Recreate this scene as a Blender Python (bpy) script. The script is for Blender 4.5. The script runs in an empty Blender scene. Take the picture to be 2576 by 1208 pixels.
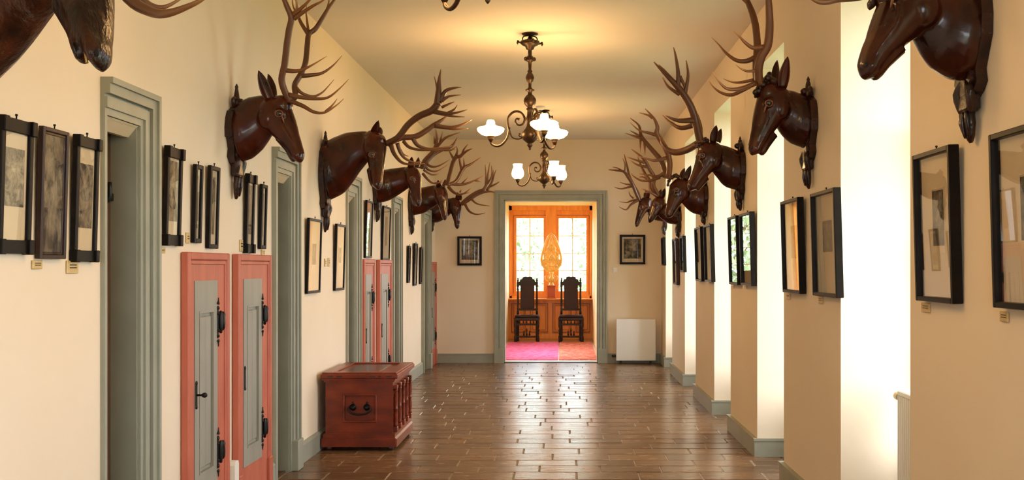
import bpy, bmesh, math, random
from mathutils import Vector, Matrix
R = math.radians
scene = bpy.context.scene
COL = scene.collection
random.seed(7)
# ------------------------------------------------------------------ camera
F, CX, CY, EYE = 2600.0, 1418.0, 672.0, 1.6        # focal length and vanishing point in 2576x1208 pixels
cam_d = bpy.data.cameras.new('camera'); cam = bpy.data.objects.new('camera', cam_d); COL.objects.link(cam)
cam.location = (0, 0, EYE); cam.rotation_euler = (R(90), 0, 0)
cam_d.sensor_width = 36.0; cam_d.lens = F / 2576 * 36.0
cam_d.shift_x = -(CX - 1288) / 2576; cam_d.shift_y = (CY - 604) / 2576
cam_d.clip_start = 0.05; cam_d.clip_end = 300
scene.camera = cam
# ------------------------------------------------------------------ world, exposure
world = bpy.data.worlds.new('sky'); scene.world = world; world.use_nodes = True
wn = world.node_tree.nodes; wl = world.node_tree.links
bg = wn['Background']; bg.inputs['Color'].default_value = (0.88, 0.945, 1.03, 1); bg.inputs['Strength'].default_value = 15.0
vs = scene.view_settings
vs.view_transform = 'Standard'; vs.look = 'None'; vs.gamma = 1.0; vs.use_curve_mapping = False; vs.exposure = 0.0
scene.cycles.max_bounces = 10; scene.cycles.diffuse_bounces = 6; scene.cycles.transparent_max_bounces = 16
scene.cycles.sample_clamp_indirect = 6.0
# ------------------------------------------------------------------ dimensions
XL, XR, YE, ZC = -2.15, 1.634, 17.26, 3.73
YB = -3.0
NICHES = [(-0.6, 0.5), (2.15, 3.25), (4.872, 6.094), (7.667, 8.723), (10.11, 11.21), (12.79, 13.93), (15.56, 16.54)]
XN, ZN = 2.12, 3.27          # niche back, niche head
PARAPET = 0.45
def portal(loc, rot, sx, sy):
    d = bpy.data.lights.new('daylight_portal', 'AREA'); d.shape = 'RECTANGLE'; d.size = sx; d.size_y = sy
    d.cycles.is_portal = True
    o = bpy.data.objects.new('daylight_portal', d); COL.objects.link(o); o.location = loc; o.rotation_euler = rot
    return o
for a, b in NICHES:          # daylight enters through the niche windows (portals only guide the sampling of the sky)
    portal((XN + 0.14, (a + b) / 2, (PARAPET + ZN) / 2), (0, R(90), 0), ZN - PARAPET, b - a)
portal((-0.25, YB - .3, 2.0), (R(90), 0, 0), 2.0, 2.3)
portal((-0.28, 23.32, 1.9), (R(-90), 0, 0), 1.9, 2.1)
portal((0.92, 19.1, 1.75), (0, R(90), 0), 1.9, 1.8)
portal((-1.55, 19.1, 1.75), (0, R(-90), 0), 1.9, 1.8)
# ------------------------------------------------------------------ helpers
def W(px, py, Y):
    return Vector(((px - CX) * Y / F, Y, EYE - (py - CY) * Y / F))
def ZL(x, X=XL): return -X * F / (CX - x)
def ZRt(x, X=XR): return X * F / (x - CX)

class MB:
    def __init__(s): s.v = []; s.f = []; s.smooth = []; s.a = []
    def add(s, vs_, fs, smooth=False, att=None):
        o = len(s.v); s.v += [tuple(p) for p in vs_]; s.f += [tuple(i + o for i in f) for f in fs]
        s.smooth += [smooth] * len(fs); s.a += (att if att else [0.0] * len(vs_)); return s
    def box(s, x0, x1, y0, y1, z0, z1):
        v = [(x, y, z) for z in (z0, z1) for y in (y0, y1) for x in (x0, x1)]
        return s.add(v, [(0, 2, 3, 1), (4, 5, 7, 6), (0, 1, 5, 4), (2, 6, 7, 3), (0, 4, 6, 2), (1, 3, 7, 5)])
    def cbox(s, x0, x1, y0, y1, z0, z1, c=0.006):
        bm = bmesh.new(); r = bmesh.ops.create_cube(bm, size=1.0)
        for v in bm.verts:
            v.co = ((x0 + x1) / 2 + v.co.x * (x1 - x0), (y0 + y1) / 2 + v.co.y * (y1 - y0), (z0 + z1) / 2 + v.co.z * (z1 - z0))
        bmesh.ops.bevel(bm, geom=bm.edges[:], offset=min(c, .45 * min(x1 - x0, y1 - y0, z1 - z0)), segments=1, affect='EDGES')
        bm.verts.index_update()
        s.add([v.co.copy() for v in bm.verts], [tuple(v.index for v in f.verts) for f in bm.faces]); bm.free(); return s
    def rings(s, rs, closed=True, caps=True, att=None):
        n = len(rs[0]); v = [p for r in rs for p in r]; f = []
        for i in range(len(rs) - 1):
            for k in range(n if closed else n - 1):
                k2 = (k + 1) % n
                f.append((i * n + k, i * n + k2, (i + 1) * n + k2, (i + 1) * n + k))
        aa = [a for a in att for _ in range(n)] if att else None
        s.add(v, f, True, aa)
        if caps:
            o = len(s.v) - len(v)
            s.f += [tuple(o + k for k in reversed(range(n))), tuple(o + (len(rs) - 1) * n + k for k in range(n))]; s.smooth += [False, False]
        return s
    def lathe(s, prof, c=(0, 0, 0), n=16, axis='Z'):
        rs = []
        for r, h in prof:
            ring = []
            for k in range(n):
                a = 2 * math.pi * k / n; p = (r * math.cos(a), r * math.sin(a), h)
                if axis == 'X': p = (h, p[0], p[1])
                if axis == 'Y': p = (p[1], h, p[0])
                ring.append((p[0] + c[0], p[1] + c[1], p[2] + c[2]))
            rs.append(ring)
        return s.rings(rs)
    def tube(s, pts, rad, n=8, sub=3, att=False):
        P, Rr = spline(pts, rad, sub)
        rs = []; prev = None
        for i, p in enumerate(P):
            t = (P[min(i + 1, len(P) - 1)] - P[max(i - 1, 0)])
            t = t.normalized() if t.length > 1e-9 else Vector((0, 0, 1))
            if prev is None: nrm = t.orthogonal().normalized()
            else:
                nrm = prev - t * prev.dot(t); nrm = nrm.normalized() if nrm.length > 1e-6 else t.orthogonal().normalized()
            prev = nrm; b = t.cross(nrm)
            rs.append([p + (nrm * math.cos(2 * math.pi * k / n) + b * math.sin(2 * math.pi * k / n)) * Rr[i] for k in range(n)])
        aa = [min(1, max(0, 1 - r_ / 0.02)) for r_ in Rr] if att else None
        return s.rings(rs, att=aa)
    def prism(s, outline, y0, y1, plane='XZ'):
        n = len(outline)
        def m(a, b, c): return (a, c, b) if plane == 'XZ' else ((a, b, c) if plane == 'XY' else (c, a, b))
        v = [m(a, b, y0) for a, b in outline] + [m(a, b, y1) for a, b in outline]
        f = [tuple(range(n)), tuple(reversed(range(n, 2 * n)))] + [(k, n + k, n + (k + 1) % n, (k + 1) % n) for k in range(n)]
        return s.add(v, f)
    def ball(s, c, rx, ry=None, rz=None, n=12, m=8):
        ry = ry or rx; rz = rz or rx; rs = []
        for i in range(m + 1):
            th = math.pi * i / m; r = max(math.sin(th), 0.02)
            rs.append([(c[0] + rx * r * math.cos(2 * math.pi * k / n), c[1] + ry * r * math.sin(2 * math.pi * k / n), c[2] - rz * math.cos(th)) for k in range(n)])
        return s.rings(rs)
    def build(s, name, mat, parent=None, loc=None, rz=0, att=False, mesh_only=False):
        me = bpy.data.meshes.new(name); me.from_pydata(s.v, [], s.f)
        me.polygons.foreach_set('use_smooth', s.smooth)
        if att:
            at = me.attributes.new('tip', 'FLOAT', 'POINT'); at.data.foreach_set('value', s.a)
        bm = bmesh.new(); bm.from_mesh(me); bmesh.ops.recalc_face_normals(bm, faces=bm.faces[:]); bm.to_mesh(me); bm.free()
        me.materials.append(mat)
        if mesh_only: return me
        return link(name, me, parent, loc, rz)
def link(name, me, parent=None, loc=None, rz=0):
    o = bpy.data.objects.new(name, me); COL.objects.link(o)
    if parent: o.parent = parent
    if loc is not None: o.location = loc
    if rz: o.rotation_euler = (0, 0, rz)
    return o
def spline(pts, rad, sub):
    pts = [Vector(p) for p in pts]
    if isinstance(rad, (int, float)): rad = [rad] * len(pts)
    if len(pts) < 3 or sub < 2: return pts, list(rad)
    P = []; Rr = []
    for i in range(len(pts) - 1):
        p0, p1, p2, p3 = pts[max(i - 1, 0)], pts[i], pts[i + 1], pts[min(i + 2, len(pts) - 1)]
        for k in range(sub):
            t = k / sub
            P.append(0.5 * ((2 * p1) + (p2 - p0) * t + (2 * p0 - 5 * p1 + 4 * p2 - p3) * t * t + (3 * p1 - p0 - 3 * p2 + p3) * t ** 3))
            Rr.append(rad[i] + (rad[i + 1] - rad[i]) * t)
    P.append(pts[-1]); Rr.append(rad[-1]); return P, Rr
def empty(name, loc=(0, 0, 0), rz=0):
    o = bpy.data.objects.new(name, None); COL.objects.link(o); o.location = loc; o.rotation_euler = (0, 0, rz); o.empty_display_size = .1
    return o
def tag(o, label=None, cat=None, group=None, kind=None):
    if label: o['label'] = label
    if cat: o['category'] = cat
    if group: o['group'] = group
    if kind: o['kind'] = kind
    return o
def copy_tree(o, parent=None):
    c = o.copy(); COL.objects.link(c)
    if parent: c.parent = parent
    for ch in list(o.children): copy_tree(ch, c)
    return c
# ------------------------------------------------------------------ materials
def mat(name, col, rough=.5, metal=0, col2=None, scale=8, stretch=(1, 1, 1), bump=0, bscale=None, spec=.5, coat=0, coords='Object', rnd=0, detail=4, lo=.35, hi=.65, bdist=.01):
    m = bpy.data.materials.new(name); m.use_nodes = True; N = m.node_tree.nodes; L = m.node_tree.links; b = N['Principled BSDF']
    b.inputs['Roughness'].default_value = rough; b.inputs['Metallic'].default_value = metal
    b.inputs['Specular IOR Level'].default_value = spec; b.inputs['Coat Weight'].default_value = coat; b.inputs['Coat Roughness'].default_value = .12
    b.inputs['Base Color'].default_value = (*col, 1)
    if col2 or bump:
        tc = N.new('ShaderNodeTexCoord'); mp = N.new('ShaderNodeMapping'); mp.inputs['Scale'].default_value = stretch
        L.new(tc.outputs[coords], mp.inputs['Vector'])
        src = mp.outputs['Vector']
        if rnd:
            oi = N.new('ShaderNodeObjectInfo'); mul = N.new('ShaderNodeMath'); mul.operation = 'MULTIPLY'; mul.inputs[1].default_value = 37.0
            add = N.new('ShaderNodeVectorMath'); L.new(oi.outputs['Random'], mul.inputs[0]); L.new(src, add.inputs[0]); L.new(mul.outputs[0], add.inputs[1]); src = add.outputs[0]
        nz = N.new('ShaderNodeTexNoise'); nz.inputs['Scale'].default_value = scale; nz.inputs['Detail'].default_value = detail; L.new(src, nz.inputs['Vector'])
        if col2:
            cr = N.new('ShaderNodeValToRGB'); cr.color_ramp.elements[0].position = lo; cr.color_ramp.elements[1].position = hi
            cr.color_ramp.elements[0].color = (*col, 1); cr.color_ramp.elements[1].color = (*col2, 1)
            L.new(nz.outputs['Fac'], cr.inputs['Fac']); out = cr.outputs['Color']
            if rnd:
                hs = N.new('ShaderNodeHueSaturation'); mr = N.new('ShaderNodeMapRange'); mr.inputs['To Min'].default_value = 1 - rnd; mr.inputs['To Max'].default_value = 1 + rnd
                L.new(oi.outputs['Random'], mr.inputs['Value']); L.new(mr.outputs['Result'], hs.inputs['Value']); L.new(out, hs.inputs['Color']); out = hs.outputs['Color']
            L.new(out, b.inputs['Base Color'])
        if bump:
            nb = nz
            if bscale: nb = N.new('ShaderNodeTexNoise'); nb.inputs['Scale'].default_value = bscale; nb.inputs['Detail'].default_value = 5; L.new(src, nb.inputs['Vector'])
            bp = N.new('ShaderNodeBump'); bp.inputs['Strength'].default_value = bump; bp.inputs['Distance'].default_value = bdist
            L.new(nb.outputs['Fac'], bp.inputs['Height']); L.new(bp.outputs['Normal'], b.inputs['Normal'])
    return m
def emit(name, col, s):
    m = bpy.data.materials.new(name); m.use_nodes = True; b = m.node_tree.nodes['Principled BSDF']
    b.inputs['Base Color'].default_value = (*col, 1); b.inputs['Emission Color'].default_value = (*col, 1); b.inputs['Emission Strength'].default_value = s
    return m
def glass(name, tint=(1, 1, 1), refl=1.0, rough=0.0):
    m = bpy.data.materials.new(name); m.use_nodes = True; N = m.node_tree.nodes; L = m.node_tree.links
    N.remove(N['Principled BSDF']); out = N['Material Output']
    t = N.new('ShaderNodeBsdfTransparent'); t.inputs['Color'].default_value = (*tint, 1); g = N.new('ShaderNodeBsdfGlossy'); g.inputs['Roughness'].default_value = rough
    lw = N.new('ShaderNodeLayerWeight'); lw.inputs['Blend'].default_value = .5
    pw = N.new('ShaderNodeMath'); pw.operation = 'POWER'; pw.inputs[1].default_value = 5.0; L.new(lw.outputs['Facing'], pw.inputs[0])
    ml = N.new('ShaderNodeMath'); ml.operation = 'MULTIPLY_ADD'; ml.inputs[1].default_value = .96 * refl; ml.inputs[2].default_value = .04 * refl; L.new(pw.outputs[0], ml.inputs[0])
    mx = N.new('ShaderNodeMixShader'); L.new(ml.outputs[0], mx.inputs[0]); L.new(t.outputs[0], mx.inputs[1]); L.new(g.outputs[0], mx.inputs[2]); L.new(mx.outputs[0], out.inputs['Surface'])
    return m
M = {}
M['plaster'] = mat('cream_plaster', (.75, .63, .475), .75, col2=(.775, .66, .51), scale=1.3, bump=.15, bscale=10, bdist=.010, spec=.25)
M['ceiling'] = mat('ceiling_plaster', (.70, .65, .58), .8, col2=(.73, .68, .615), scale=.8, bump=.2, bscale=9, spec=.2)
M['niche'] = M['plaster']
M['grout'] = mat('pale_grout', (.34, .27, .19), .85, col2=(.22, .165, .11), scale=20)
M['green'] = mat('sage_green_paint', (.275, .28, .22), .42, col2=(.31, .315, .25), scale=5, bump=.12, bscale=30)
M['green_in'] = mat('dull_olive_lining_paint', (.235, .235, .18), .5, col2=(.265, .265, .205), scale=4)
M['pink'] = mat('coral_pink_paint', (.50, .132, .076), .45, col2=(.42, .10, .056), scale=9, stretch=(1, 1, .3), bump=.12, bscale=40)
M['panel'] = mat('grey_green_door_paint', (.26, .25, .205), .45, col2=(.30, .285, .235), scale=6, stretch=(1, 1, .2), bump=.12, bscale=30)
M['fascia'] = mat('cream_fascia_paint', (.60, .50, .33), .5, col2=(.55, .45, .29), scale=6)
M['iron'] = mat('black_wrought_iron', (.018, .015, .013), .38, .6)
M['doorwood'] = mat('brown_door_wood', (.10, .045, .02), .45, col2=(.06, .026, .012), scale=5, stretch=(6, 6, .5))
M['mahogany'] = mat('carved_mahogany', (.068, .0092, .0025), .23, col2=(.010, .0022, .0012), scale=5, bump=.15, bscale=14, spec=.3, coat=.18, rnd=.22, lo=.3, hi=.72, bdist=.006)
M['fur'] = mat('carved_fur_mahogany', (.080, .017, .005), .28, col2=(.015, .004, .002), scale=9, stretch=(1, 1, .35), bump=1.0, bscale=14, spec=.3, coat=.1, lo=.4, hi=.62, bdist=.035)
M['plaque'] = mat('dark_carved_plaque', (.010, .0035, .002), .28, col2=(.035, .008, .004), scale=14, bump=.6, bscale=40, spec=.35, coat=.2)
M['eye'] = mat('glass_eye', (.006, .005, .004), .06, coat=1)
M['lid'] = mat('painted_eyelid', (.22, .07, .02), .35, col2=(.12, .035, .012), scale=12)
M['black'] = mat('black_frame', (.006, .004, .003), .36, col2=(.010, .006, .004), scale=12, spec=.12)
M['brownf'] = mat('brown_frame_wood', (.035, .011, .005), .36, col2=(.016, .005, .003), spec=.3, scale=7, stretch=(6, 6, 1))
M['goldline'] = mat('gilt_slip', (.45, .26, .07), .35, .6)
M['mat'] = mat('cream_mount_board', (.60, .49, .34), .8, col2=(.57, .46, .31), scale=4)
M['paper'] = mat('yellowed_paper', (.60, .47, .29), .8, col2=(.66, .54, .36), scale=5)
M['glass'] = glass('picture_glass')
M['pane'] = glass('window_glass', (.97, .98, .97), .8)
M['brass'] = mat('brass_card', (.55, .38, .14), .4, .2, col2=(.62, .46, .22), scale=30)
M['bronze'] = mat('dark_bronze', (.030, .015, .007), .4, .6, col2=(.055, .028, .011), scale=20)
M['white'] = mat('white_enamel', (.80, .79, .76), .35)
M['winpaint'] = mat('white_window_paint', (.78, .74, .66), .4)
M['chest'] = mat('red_brown_chest_wood', (.23, .033, .008), .32, col2=(.085, .012, .004), scale=4, stretch=(1.2, 1.2, 3), bump=.12, bscale=30, spec=.35, coat=.1, detail=8, lo=.3, hi=.75)
M['chestd'] = mat('dark_chest_wood', (.06, .016, .007), .32, col2=(.03, .009, .005), scale=8, coat=.3)
M['orange'] = mat('honey_pine_panelling', (.84, .35, .055), .4, col2=(.74, .27, .035), scale=4, stretch=(5, 5, .6), detail=6)
M['orange_dark'] = mat('edge_shade_and_bead_orange', (.40, .12, .018), .4, col2=(.32, .09, .014), scale=6)  # darker orange: painted edge shading on the dado, also the casement beads
M['chairwood'] = mat('dark_walnut', (.012, .005, .003), .38, col2=(.008, .003, .002), spec=.3, scale=10)
M['leather'] = mat('dark_red_leather', (.025, .006, .004), .45, col2=(.015, .004, .003), spec=.3, scale=12)
M['gold'] = mat('gilded_wood', (.86, .62, .22), .45, 0, col2=(.74, .48, .13), scale=14)
M['terracotta'] = mat('red_painted_block', (.50, .10, .03), .5, col2=(.40, .08, .03), scale=8)
M['bayplaster'] = mat('pale_yellow_bay_plaster', (.86, .66, .34), .7, col2=(.88, .70, .40), scale=2)
M['parquet'] = mat('pale_parquet', (.48, .28, .13), .4, col2=(.40, .22, .10), scale=6, stretch=(1, 6, 1))
M['shade'] = emit('lit_opal_glass', (1.0, .58, .22), 50.0)
M['leaf'] = mat('tree_leaf', (.34, .43, .25), .6, col2=(.28, .37, .20), scale=3)
M['bark'] = mat('tree_bark', (.10, .07, .045), .9)
M['lawn'] = mat('lawn_grass', (.12, .19, .06), .9, col2=(.16, .23, .08), scale=.6)
M['nostril'] = mat('dark_nostril', (.006, .003, .002), .8)
M['plastic'] = mat('black_plastic', (.015, .015, .015), .4)
def antler_mat():
    m = bpy.data.materials.new('antler_horn'); m.use_nodes = True; N = m.node_tree.nodes; L = m.node_tree.links; b = N['Principled BSDF']
    at = N.new('ShaderNodeAttribute'); at.attribute_name = 'tip'; cr = N.new('ShaderNodeValToRGB')
    cr.color_ramp.elements[0].position = .1; cr.color_ramp.elements[0].color = (.105, .036, .012, 1)
    cr.color_ramp.elements[1].position = .95; cr.color_ramp.elements[1].color = (.50, .25, .08, 1)
    e = cr.color_ramp.elements.new(.6); e.color = (.20, .075, .021, 1)
    tc = N.new('ShaderNodeTexCoord'); nz = N.new('ShaderNodeTexNoise'); nz.inputs['Scale'].default_value = 25; L.new(tc.outputs['Object'], nz.inputs['Vector'])
    L.new(at.outputs['Fac'], cr.inputs['Fac'])
    oi = N.new('ShaderNodeObjectInfo'); mr = N.new('ShaderNodeMapRange'); mr.inputs['To Min'].default_value = .85; mr.inputs['To Max'].default_value = 1.35; L.new(oi.outputs['Random'], mr.inputs['Value'])
    hs = N.new('ShaderNodeHueSaturation'); L.new(mr.outputs[0], hs.inputs['Value']); L.new(cr.outputs['Color'], hs.inputs['Color']); L.new(hs.outputs[0], b.inputs['Base Color'])
    bp = N.new('ShaderNodeBump'); bp.inputs['Strength'].default_value = .5; bp.inputs['Distance'].default_value = .006; L.new(nz.outputs['Fac'], bp.inputs['Height']); L.new(bp.outputs[0], b.inputs['Normal'])
    b.inputs['Roughness'].default_value = .35
    return m
M['antler'] = antler_mat()
def tile_mat():
    m = bpy.data.materials.new('terracotta_floor_tile'); m.use_nodes = True; N = m.node_tree.nodes; L = m.node_tree.links; b = N['Principled BSDF']
    tc = N.new('ShaderNodeTexCoord'); oi = N.new('ShaderNodeObjectInfo'); geo = N.new('ShaderNodeNewGeometry')
    mp = N.new('ShaderNodeMapping'); mp.inputs['Scale'].default_value = (1.1, 5, 1); L.new(geo.outputs['Position'], mp.inputs['Vector'])
    nz = N.new('ShaderNodeTexNoise'); nz.inputs['Scale'].default_value = 3.5; nz.inputs['Detail'].default_value = 8; L.new(mp.outputs[0], nz.inputs['Vector'])
    cr = N.new('ShaderNodeValToRGB'); cr.color_ramp.elements[0].position = .3; cr.color_ramp.elements[1].position = .72
    cr.color_ramp.elements[0].color = (.095, .048, .021, 1); cr.color_ramp.elements[1].color = (.20, .105, .048, 1); L.new(nz.outputs['Fac'], cr.inputs['Fac'])
    hs = N.new('ShaderNodeHueSaturation'); mr = N.new('ShaderNodeMapRange'); mr.inputs['To Min'].default_value = .78; mr.inputs['To Max'].default_value = 1.25
    L.new(oi.outputs['Random'], mr.inputs['Value']); L.new(mr.outputs[0], hs.inputs['Value'])
    L.new(cr.outputs[0], hs.inputs['Color']); L.new(hs.outputs[0], b.inputs['Base Color'])
    mp2 = N.new('ShaderNodeMapping'); mp2.inputs['Scale'].default_value = (1.5, 9, 1); L.new(geo.outputs['Position'], mp2.inputs['Vector'])
    n2 = N.new('ShaderNodeTexNoise'); n2.inputs['Scale'].default_value = 4; n2.inputs['Detail'].default_value = 3; L.new(mp2.outputs[0], n2.inputs['Vector'])
    bp = N.new('ShaderNodeBump'); bp.inputs['Strength'].default_value = .16; bp.inputs['Distance'].default_value = .010; L.new(n2.outputs['Fac'], bp.inputs['Height']); L.new(bp.outputs[0], b.inputs['Normal'])
    rr = N.new('ShaderNodeMapRange'); rr.inputs['To Min'].default_value = .16; rr.inputs['To Max'].default_value = .34; L.new(nz.outputs['Fac'], rr.inputs['Value']); L.new(rr.outputs[0], b.inputs['Roughness'])
    b.inputs['Specular IOR Level'].default_value = .4
    return m
M['tile'] = tile_mat()
def print_mat(name, dark, light, arch=False):
    # engraving: grey tones in blotches with a lit middle figure and fine hatching, different on each print
    m = bpy.data.materials.new(name); m.use_nodes = True; N = m.node_tree.nodes; L = m.node_tree.links; b = N['Principled BSDF']; b.inputs['Roughness'].default_value = .85
    tc = N.new('ShaderNodeTexCoord'); oi = N.new('ShaderNodeObjectInfo'); ml = N.new('ShaderNodeMath'); ml.operation = 'MULTIPLY'; ml.inputs[1].default_value = 53
    ad = N.new('ShaderNodeVectorMath'); L.new(oi.outputs['Random'], ml.inputs[0]); L.new(tc.outputs['Generated'], ad.inputs[0]); L.new(ml.outputs[0], ad.inputs[1])
    mp = N.new('ShaderNodeMapping'); mp.inputs['Scale'].default_value = (1.6, 1, 2.4); L.new(ad.outputs[0], mp.inputs['Vector'])
    nz = N.new('ShaderNodeTexNoise'); nz.inputs['Scale'].default_value = 2.4; nz.inputs['Detail'].default_value = 13; nz.inputs['Roughness'].default_value = .68; nz.inputs['Distortion'].default_value = .5; L.new(mp.outputs[0], nz.inputs['Vector'])
    gr = N.new('ShaderNodeTexGradient'); gr.gradient_type = 'SPHERICAL'; m2 = N.new('ShaderNodeMapping'); m2.inputs['Location'].default_value = (-1.0, 0, -1.1); m2.inputs['Scale'].default_value = (2.1, 0, 1.9); L.new(tc.outputs['Generated'], m2.inputs['Vector']); L.new(m2.outputs[0], gr.inputs[0])
    ma = N.new('ShaderNodeMath'); ma.operation = 'MULTIPLY_ADD'; ma.inputs[1].default_value = .16; L.new(gr.outputs['Fac'], ma.inputs[0]); L.new(nz.outputs['Fac'], ma.inputs[2])
    cr = N.new('ShaderNodeValToRGB'); cr.color_ramp.elements[0].position = .44; cr.color_ramp.elements[1].position = .74
    cr.color_ramp.elements[0].color = (*dark, 1); cr.color_ramp.elements[1].color = (*light, 1); L.new(ma.outputs[0], cr.inputs['Fac']); L.new(cr.outputs[0], b.inputs['Base Color'])
    return m
M['print'] = print_mat('grey_engraving', (.045, .036, .025), (.36, .29, .19))
M['print2'] = print_mat('sepia_engraving', (.08, .055, .03), (.46, .37, .23))
M['photo'] = print_mat('dark_portrait_print', (.03, .025, .02), (.22, .18, .12))
def rug_mat(name, c1, c2, c3):
    m = bpy.data.materials.new(name); m.use_nodes = True; N = m.node_tree.nodes; L = m.node_tree.links; b = N['Principled BSDF']; b.inputs['Roughness'].default_value = .95
    tc = N.new('ShaderNodeTexCoord'); mp = N.new('ShaderNodeMapping'); mp.inputs['Scale'].default_value = (3, 3, 1); L.new(tc.outputs['Object'], mp.inputs[0])
    vo = N.new('ShaderNodeTexVoronoi'); vo.distance = 'MANHATTAN'; vo.inputs['Scale'].default_value = 3; L.new(mp.outputs[0], vo.inputs['Vector'])
    nz = N.new('ShaderNodeTexNoise'); nz.inputs['Scale'].default_value = 12; L.new(mp.outputs[0], nz.inputs['Vector'])
    cr = N.new('ShaderNodeValToRGB'); cr.color_ramp.interpolation = 'CONSTANT'; cr.color_ramp.elements[0].color = (*c1, 1); cr.color_ramp.elements[1].position = .62; cr.color_ramp.elements[1].color = (*c2, 1)
    L.new(vo.outputs['Distance'], cr.inputs['Fac']); mx = N.new('ShaderNodeMix'); mx.data_type = 'RGBA'; mx.inputs[7].default_value = (*c3, 1)
    mr = N.new('ShaderNodeMapRange'); mr.inputs['From Min'].default_value = .5; mr.inputs['From Max'].default_value = .7; mr.inputs['To Max'].default_value = .6; L.new(nz.outputs['Fac'], mr.inputs[0])
    L.new(mr.outputs[0], mx.inputs[0]); L.new(cr.outputs[0], mx.inputs[6]); L.new(mx.outputs[2], b.inputs['Base Color'])
    return m
M['rug1'] = rug_mat('magenta_rug', (.46, .035, .15), (.58, .10, .26), (.50, .06, .19))
M['rug2'] = rug_mat('faded_red_rug', (.52, .20, .14), (.45, .07, .05), (.60, .32, .22))
# ================================================================== STRUCTURE
def struct(name, mb, m, parent=None):
    o = mb.build(name, m, parent)
    if not parent: o['kind'] = 'structure'
    return o
DOORS = [  # near outer, opening near, opening far, far outer (metres along the corridor)
    (4.794, 4.82, 5.20, 5.374), (7.61, 7.69, 8.07, 8.247), (10.19, 10.23, 10.52, 10.727), (12.90, 13.0, 13.27, 13.50), (15.60, 15.75, 16.2, 16.38)]
DTOP = 2.31
# left wall with door openings
mb = MB(); y = YB
for d in DOORS:
    mb.box(XL - .5, XL, y, d[1], -.05, ZC); mb.box(XL - .5, XL, d[1], d[2], DTOP, ZC); y = d[2]
mb.box(XL - .5, XL, y, YE + .3, -.05, ZC)
struct('wall_left', mb, M['plaster'])
# right wall: piers, window parapets and heads
mb = MB(); y = YB
for a, b in NICHES:
    mb.box(XR, XN, y, a, -.05, ZC); mb.box(XR, XN, a, b, ZN, ZC); y = b
mb.box(XR, XN, y, YE + .3, -.05, ZC)
y = YB
for a, b in NICHES:
    mb.box(XN, XN + .12, y, a + .03, -.05, ZC); mb.box(XN, XN + .12, a + .03, b - .03, -.05, PARAPET); mb.box(XN, XN + .12, a + .03, b - .03, ZN - .03, ZC); y = b - .03
mb.box(XN, XN + .12, y, YE + .3, -.05, ZC)
struct('wall_right', mb, M['plaster'])
# end wall with the big doorway
DX0, DX1, DZ = (1268 - CX) * YE / F, (1504 - CX) * YE / F, EYE + 169 * YE / F
mb = MB(); mb.box(XL - .5, DX0, YE, YE + .3, -.05, ZC); mb.box(DX1, XN + .12, YE, YE + .3, -.05, ZC); mb.box(DX0, DX1, YE, YE + .3, DZ, ZC)
struct('wall_end', mb, M['plaster'])
mb = MB(); mb.box(XL - .5, -1.25, YB - .2, YB, -.05, ZC); mb.box(.75, XN + .12, YB - .2, YB, -.05, ZC); mb.box(-1.25, .75, YB - .2, YB, -.05, .85); mb.box(-1.25, .75, YB - .2, YB, 3.15, ZC); struct('wall_back', mb, M['plaster'])
e = empty('window_11', (-.25, YB - .1, .85)); e['kind'] = 'structure'  # unseen window added behind the camera to brighten the piers and heads
mb = MB(); mb.box(-1, -.92, -.05, .05, 0, 2.3); mb.box(.92, 1, -.05, .05, 0, 2.3); mb.box(-.05, .05, -.05, .05, 0, 2.3); mb.box(-1, 1, -.05, .05, 0, .08); mb.box(-1, 1, -.05, .05, 2.22, 2.3); mb.box(-1, 1, -.03, .03, 1.5, 1.56)
mb.build('window_frame', M['winpaint'], e)
pm = MB().box(-.435, .435, -.002, .002, .08, 2.22).build('pane', M['pane'], mesh_only=True)
for sx in (-1, 1): link('pane', pm, e, (sx * .485, 0, 0))
mb = MB(); mb.box(XL - .5, XN + .12, YB - .2, YE + .3, ZC, ZC + .15); struct('ceiling', mb, M['ceiling'])
# floor: mortar bed with single tiles
mb = MB(); mb.box(XL - .5, XN + .12, YB - .2, YE + .02, -.12, -.006); floor = struct('floor', mb, M['grout'])
TL, TD, G = .48, .25, .009
tmb = MB().cbox(-TL / 2 + G / 2, TL / 2 - G / 2, -TD / 2 + G / 2, TD / 2 - G / 2, -.03, 0, .005)
tile_me = tmb.build('tile', M['tile'], mesh_only=True)
rows = []; y = 7.25
rng = random.Random(3)
while y < YE - .02:
    d = min(TD * rng.choice((.92, 1, 1, 1.08, 1.12)), YE - y); rows.append((y, d)); y += d
n_t = 0; rest = MB()
for ri, (y0, d) in enumerate(rows):
    yc = y0 + d / 2; xend = XR + .03
    for a, b in NICHES:
        if a - .1 < yc < b + .1: xend = XN
    x = XL - (TL * .5 if ri % 2 else 0.0) - rng.uniform(0, .22)
    while x < xend:
        x0, x1 = max(x, XL), min(x + TL, xend); x += TL
        if x1 - x0 < .03: continue
        if n_t < 300:
            o = link('tile', tile_me, floor, ((x0 + x1) / 2, yc, rng.uniform(-.0012, .0012)))
            o.scale = ((x1 - x0) / TL, d / TD, 1); o.rotation_euler = (rng.gauss(0, .006), rng.gauss(0, .004), 0); n_t += 1
        else: rest.box(x0 + G / 2, x1 - G / 2, y0 + G / 2, y0 + d - G / 2, -.03, rng.uniform(-.001, .001))
y = 7.25; ri = 1
while y > YB:
    y0 = y - TD; x = XL - (TL / 2 if ri % 2 else 0)
    while x < XN:
        x0, x1 = max(x, XL), min(x + TL, XN); x += TL
        if x1 - x0 > .03: rest.box(x0 + G / 2, x1 - G / 2, y0 + G / 2, y - G / 2, -.03, rng.uniform(-.001, .001))
    y = y0; ri += 1
ro = rest.build('outer_tiles', M['tile'], floor); ro['kind'] = 'stuff'
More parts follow.
